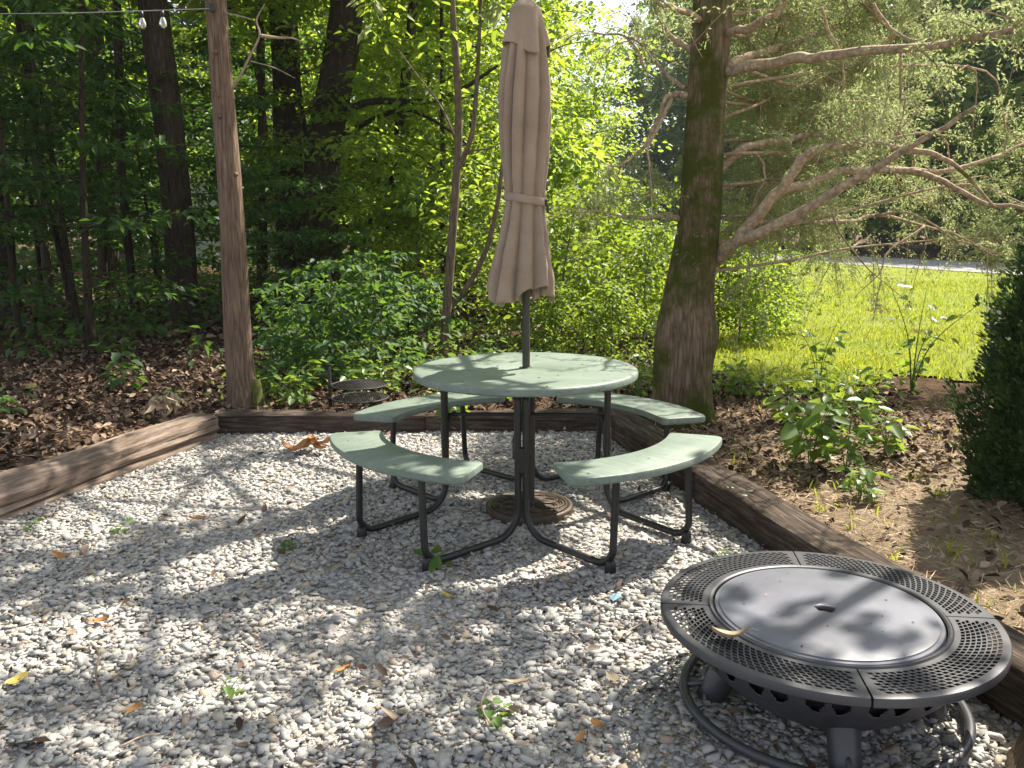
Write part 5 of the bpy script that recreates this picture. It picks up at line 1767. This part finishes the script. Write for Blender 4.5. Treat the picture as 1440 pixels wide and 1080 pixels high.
# low ground cover behind the table
x, y = scatter(18, (-2.4, 3.2, 6.4, 12), rs, lambda x, y: out_pad(x, y) & ~lawn_edge(x, y))
C = np.stack([x, y, terr(x, y) + .10], 1)
V, F = cluster_leaves(C, np.full(len(C), .14), 8, .065, rs, .6, 1.4, .6)
o = link('undergrowth', poly_mesh('undergrowth', V, F, M['leaf_big'])); tag(o, 'low leafy undergrowth behind the table', kind='stuff')
x, y = scatter(2.2, (-9, -1.5, 8, 18), rs, lambda x, y: out_pad(x, y) & in_view(x, y, 1))
xb, yb = scatter(1.3, (-22, 1, 18, 32), rs, lambda x, y: in_view(x, y, 1))
x = np.concatenate([x, xb]); y = np.concatenate([y, yb])
C = np.stack([x, y, terr(x, y) + .2], 1)
V, F = cluster_leaves(C, np.where(y > 18, .5, .3), 12, .13, rs, .5, 1.6, .55)
o = link('undergrowth', poly_mesh('undergrowth', V, F, M['leaf_shrub'])); tag(o, 'low dark undergrowth on the forest floor at left', kind='stuff')

# small debris on the tabletop, the benches and the lid
def bits(n, fn, z, smax, name, label):
    P = np.array([fn() for _ in range(n)]); a = rs.uniform(0, 6.28, n)
    A = np.stack([np.cos(a), np.sin(a), np.zeros(n)], 1)
    V, F = leaf_arrays(np.column_stack([P, np.full(n, z)]), A, np.stack([rs.normal(0, .2, n), rs.normal(0, .2, n), np.ones(n)], 1), rs.uniform(.25, 1, n) ** 2 * smax, .45, .15, -.05)
    o = link(name, poly_mesh(name, V, F, M['litter'])); tag(o, label, kind='stuff')
def on_top():
    r, a = .52 * math.sqrt(rs.uniform()), rs.uniform(0, 6.28); return (TX + r * math.cos(a), TY + r * math.sin(a))
def on_bench():
    r, a = rs.uniform(.74, .93), rs.integers(4) * PI / 2 + PI / 4 + PHI + rs.uniform(-.48, .48); return (TX + r * math.cos(a), TY + r * math.sin(a))
def on_lid():
    r, a = .29 * math.sqrt(rs.uniform(.03, 1)), rs.uniform(0, 6.28); return (FX + r * math.cos(a), FY + r * math.sin(a))
bits(70, on_top, .741, .022, 'leaf_fragments', 'small bits of dry leaf scattered on the tabletop')
bits(60, on_bench, ZB + .0015, .018, 'leaf_fragments', 'small bits of dry leaf scattered on the benches')
bits(34, on_lid, FZ + .0095, .013, 'leaf_fragments', 'specks of dry leaf on the fire pit lid')

# ------------------------------------------------------------------ string light on a cable
D = bp.y
lights = thing('string_light', 'thin grey cable with clear bulbs strung to the bare cedar pole', 'string lights', atd(300, 12, D - .1))
lb = Vector(lights.location)
cable = [atd(-260, 16, D + 2.5), atd(-100, 22, D + 1.6), atd(0, 19.5, D + 1.0), atd(90, 18.5, D + .7), atd(180, 16, D + .3), atd(255, 13.5, D), atd(300, 12, D - .1)]
mb = MB(); mb.tube([Vector(p) - lb for p in spline(cable, 6)], .0035, 6); mb.build('cable', M['wire'], lights, True)
for px, py in ((228, 15), (199, 16), (-40, 21)):
    q = Vector(atd(px, py, D + .2 + (228 - px) * .0035)) - lb
    mb = MB(); mb.lathe([(0, 0), (.011, 0), (.013, -.02), (.013, -.045), (.0, -.045)], 12, q); so = mb.build('socket', M['tube'], lights, True)
    mb = MB(); mb.lathe([(.011, -.045), (.02, -.062), (.026, -.085), (.024, -.105), (.012, -.12), (0, -.123)], 16, q); mb.build('bulb', M['glass'], so, True)
mb = MB(); q = Vector((0, -.02, 0)); mb.box(tuple(q), (.03, .04, .05)); mb.build('hook', M['tube'], lights)

# ------------------------------------------------------------------ pale house far behind the bare cedar pole
hy = 34.0
house = thing('pale_house', 'pale blue grey house glimpsed far behind the bare cedar pole', 'house', (wx(298, hy), hy, float(terr(wx(298, hy), hy))), .25)
mb = MB(); mb.box((0, 0, 1.3), (5.0, 4.0, 2.6)); mb.add([(-2.5, -2.0, 2.6), (2.5, -2.0, 2.6), (0, -2.0, 3.9)], [(0, 1, 2)]); mb.add([(-2.5, 2.0, 2.6), (2.5, 2.0, 2.6), (0, 2.0, 3.9)], [(0, 2, 1)])
mb.build('wall', M['siding'], house)
for s in (-1, 1):
    mb = MB()
    e = Vector((s * 2.85, 0, 2.45)); r0 = Vector((0, 0, 3.98))
    V = [(e.x, -2.3, e.z), (e.x, 2.3, e.z), (r0.x, 2.3, r0.z), (r0.x, -2.3, r0.z), (e.x, -2.3, e.z + .08), (e.x, 2.3, e.z + .08), (r0.x, 2.3, r0.z + .08), (r0.x, -2.3, r0.z + .08)]
    mb.add(V, [(0, 1, 2, 3), (4, 7, 6, 5), (0, 4, 5, 1), (1, 5, 6, 2), (2, 6, 7, 3), (3, 7, 4, 0)])
    mb.build('roof', M['roofing'], house)
    mb = MB(); mb.box((s * 1.2, -2.02, 1.5), (.9, .08, 1.2)); w_ = mb.build('window', M['siding'], house)
    mb = MB(); mb.box((s * 1.2, -2.065, 1.5), (.78, .02, 1.05)); mb.build('pane', M['pane'], w_)

# ------------------------------------------------------------------ summer haze
hm = bpy.data.materials.new('summer_haze'); hm.use_nodes = True
hm.node_tree.nodes.remove(hm.node_tree.nodes['Principled BSDF'])
pv = nd(hm.node_tree, 'ShaderNodeVolumePrincipled', Density=HAZE)
pv.inputs['Color'].default_value = (.86, .93, 1, 1)
L(hm.node_tree, pv.outputs[0], hm.node_tree.nodes['Material Output'].inputs['Volume'])
mb = MB(); mb.box((0, 240, 10.5), (820, 740, 27))
o = mb.build('haze', hm); tag(o, 'thin pale haze in the air', kind='stuff')
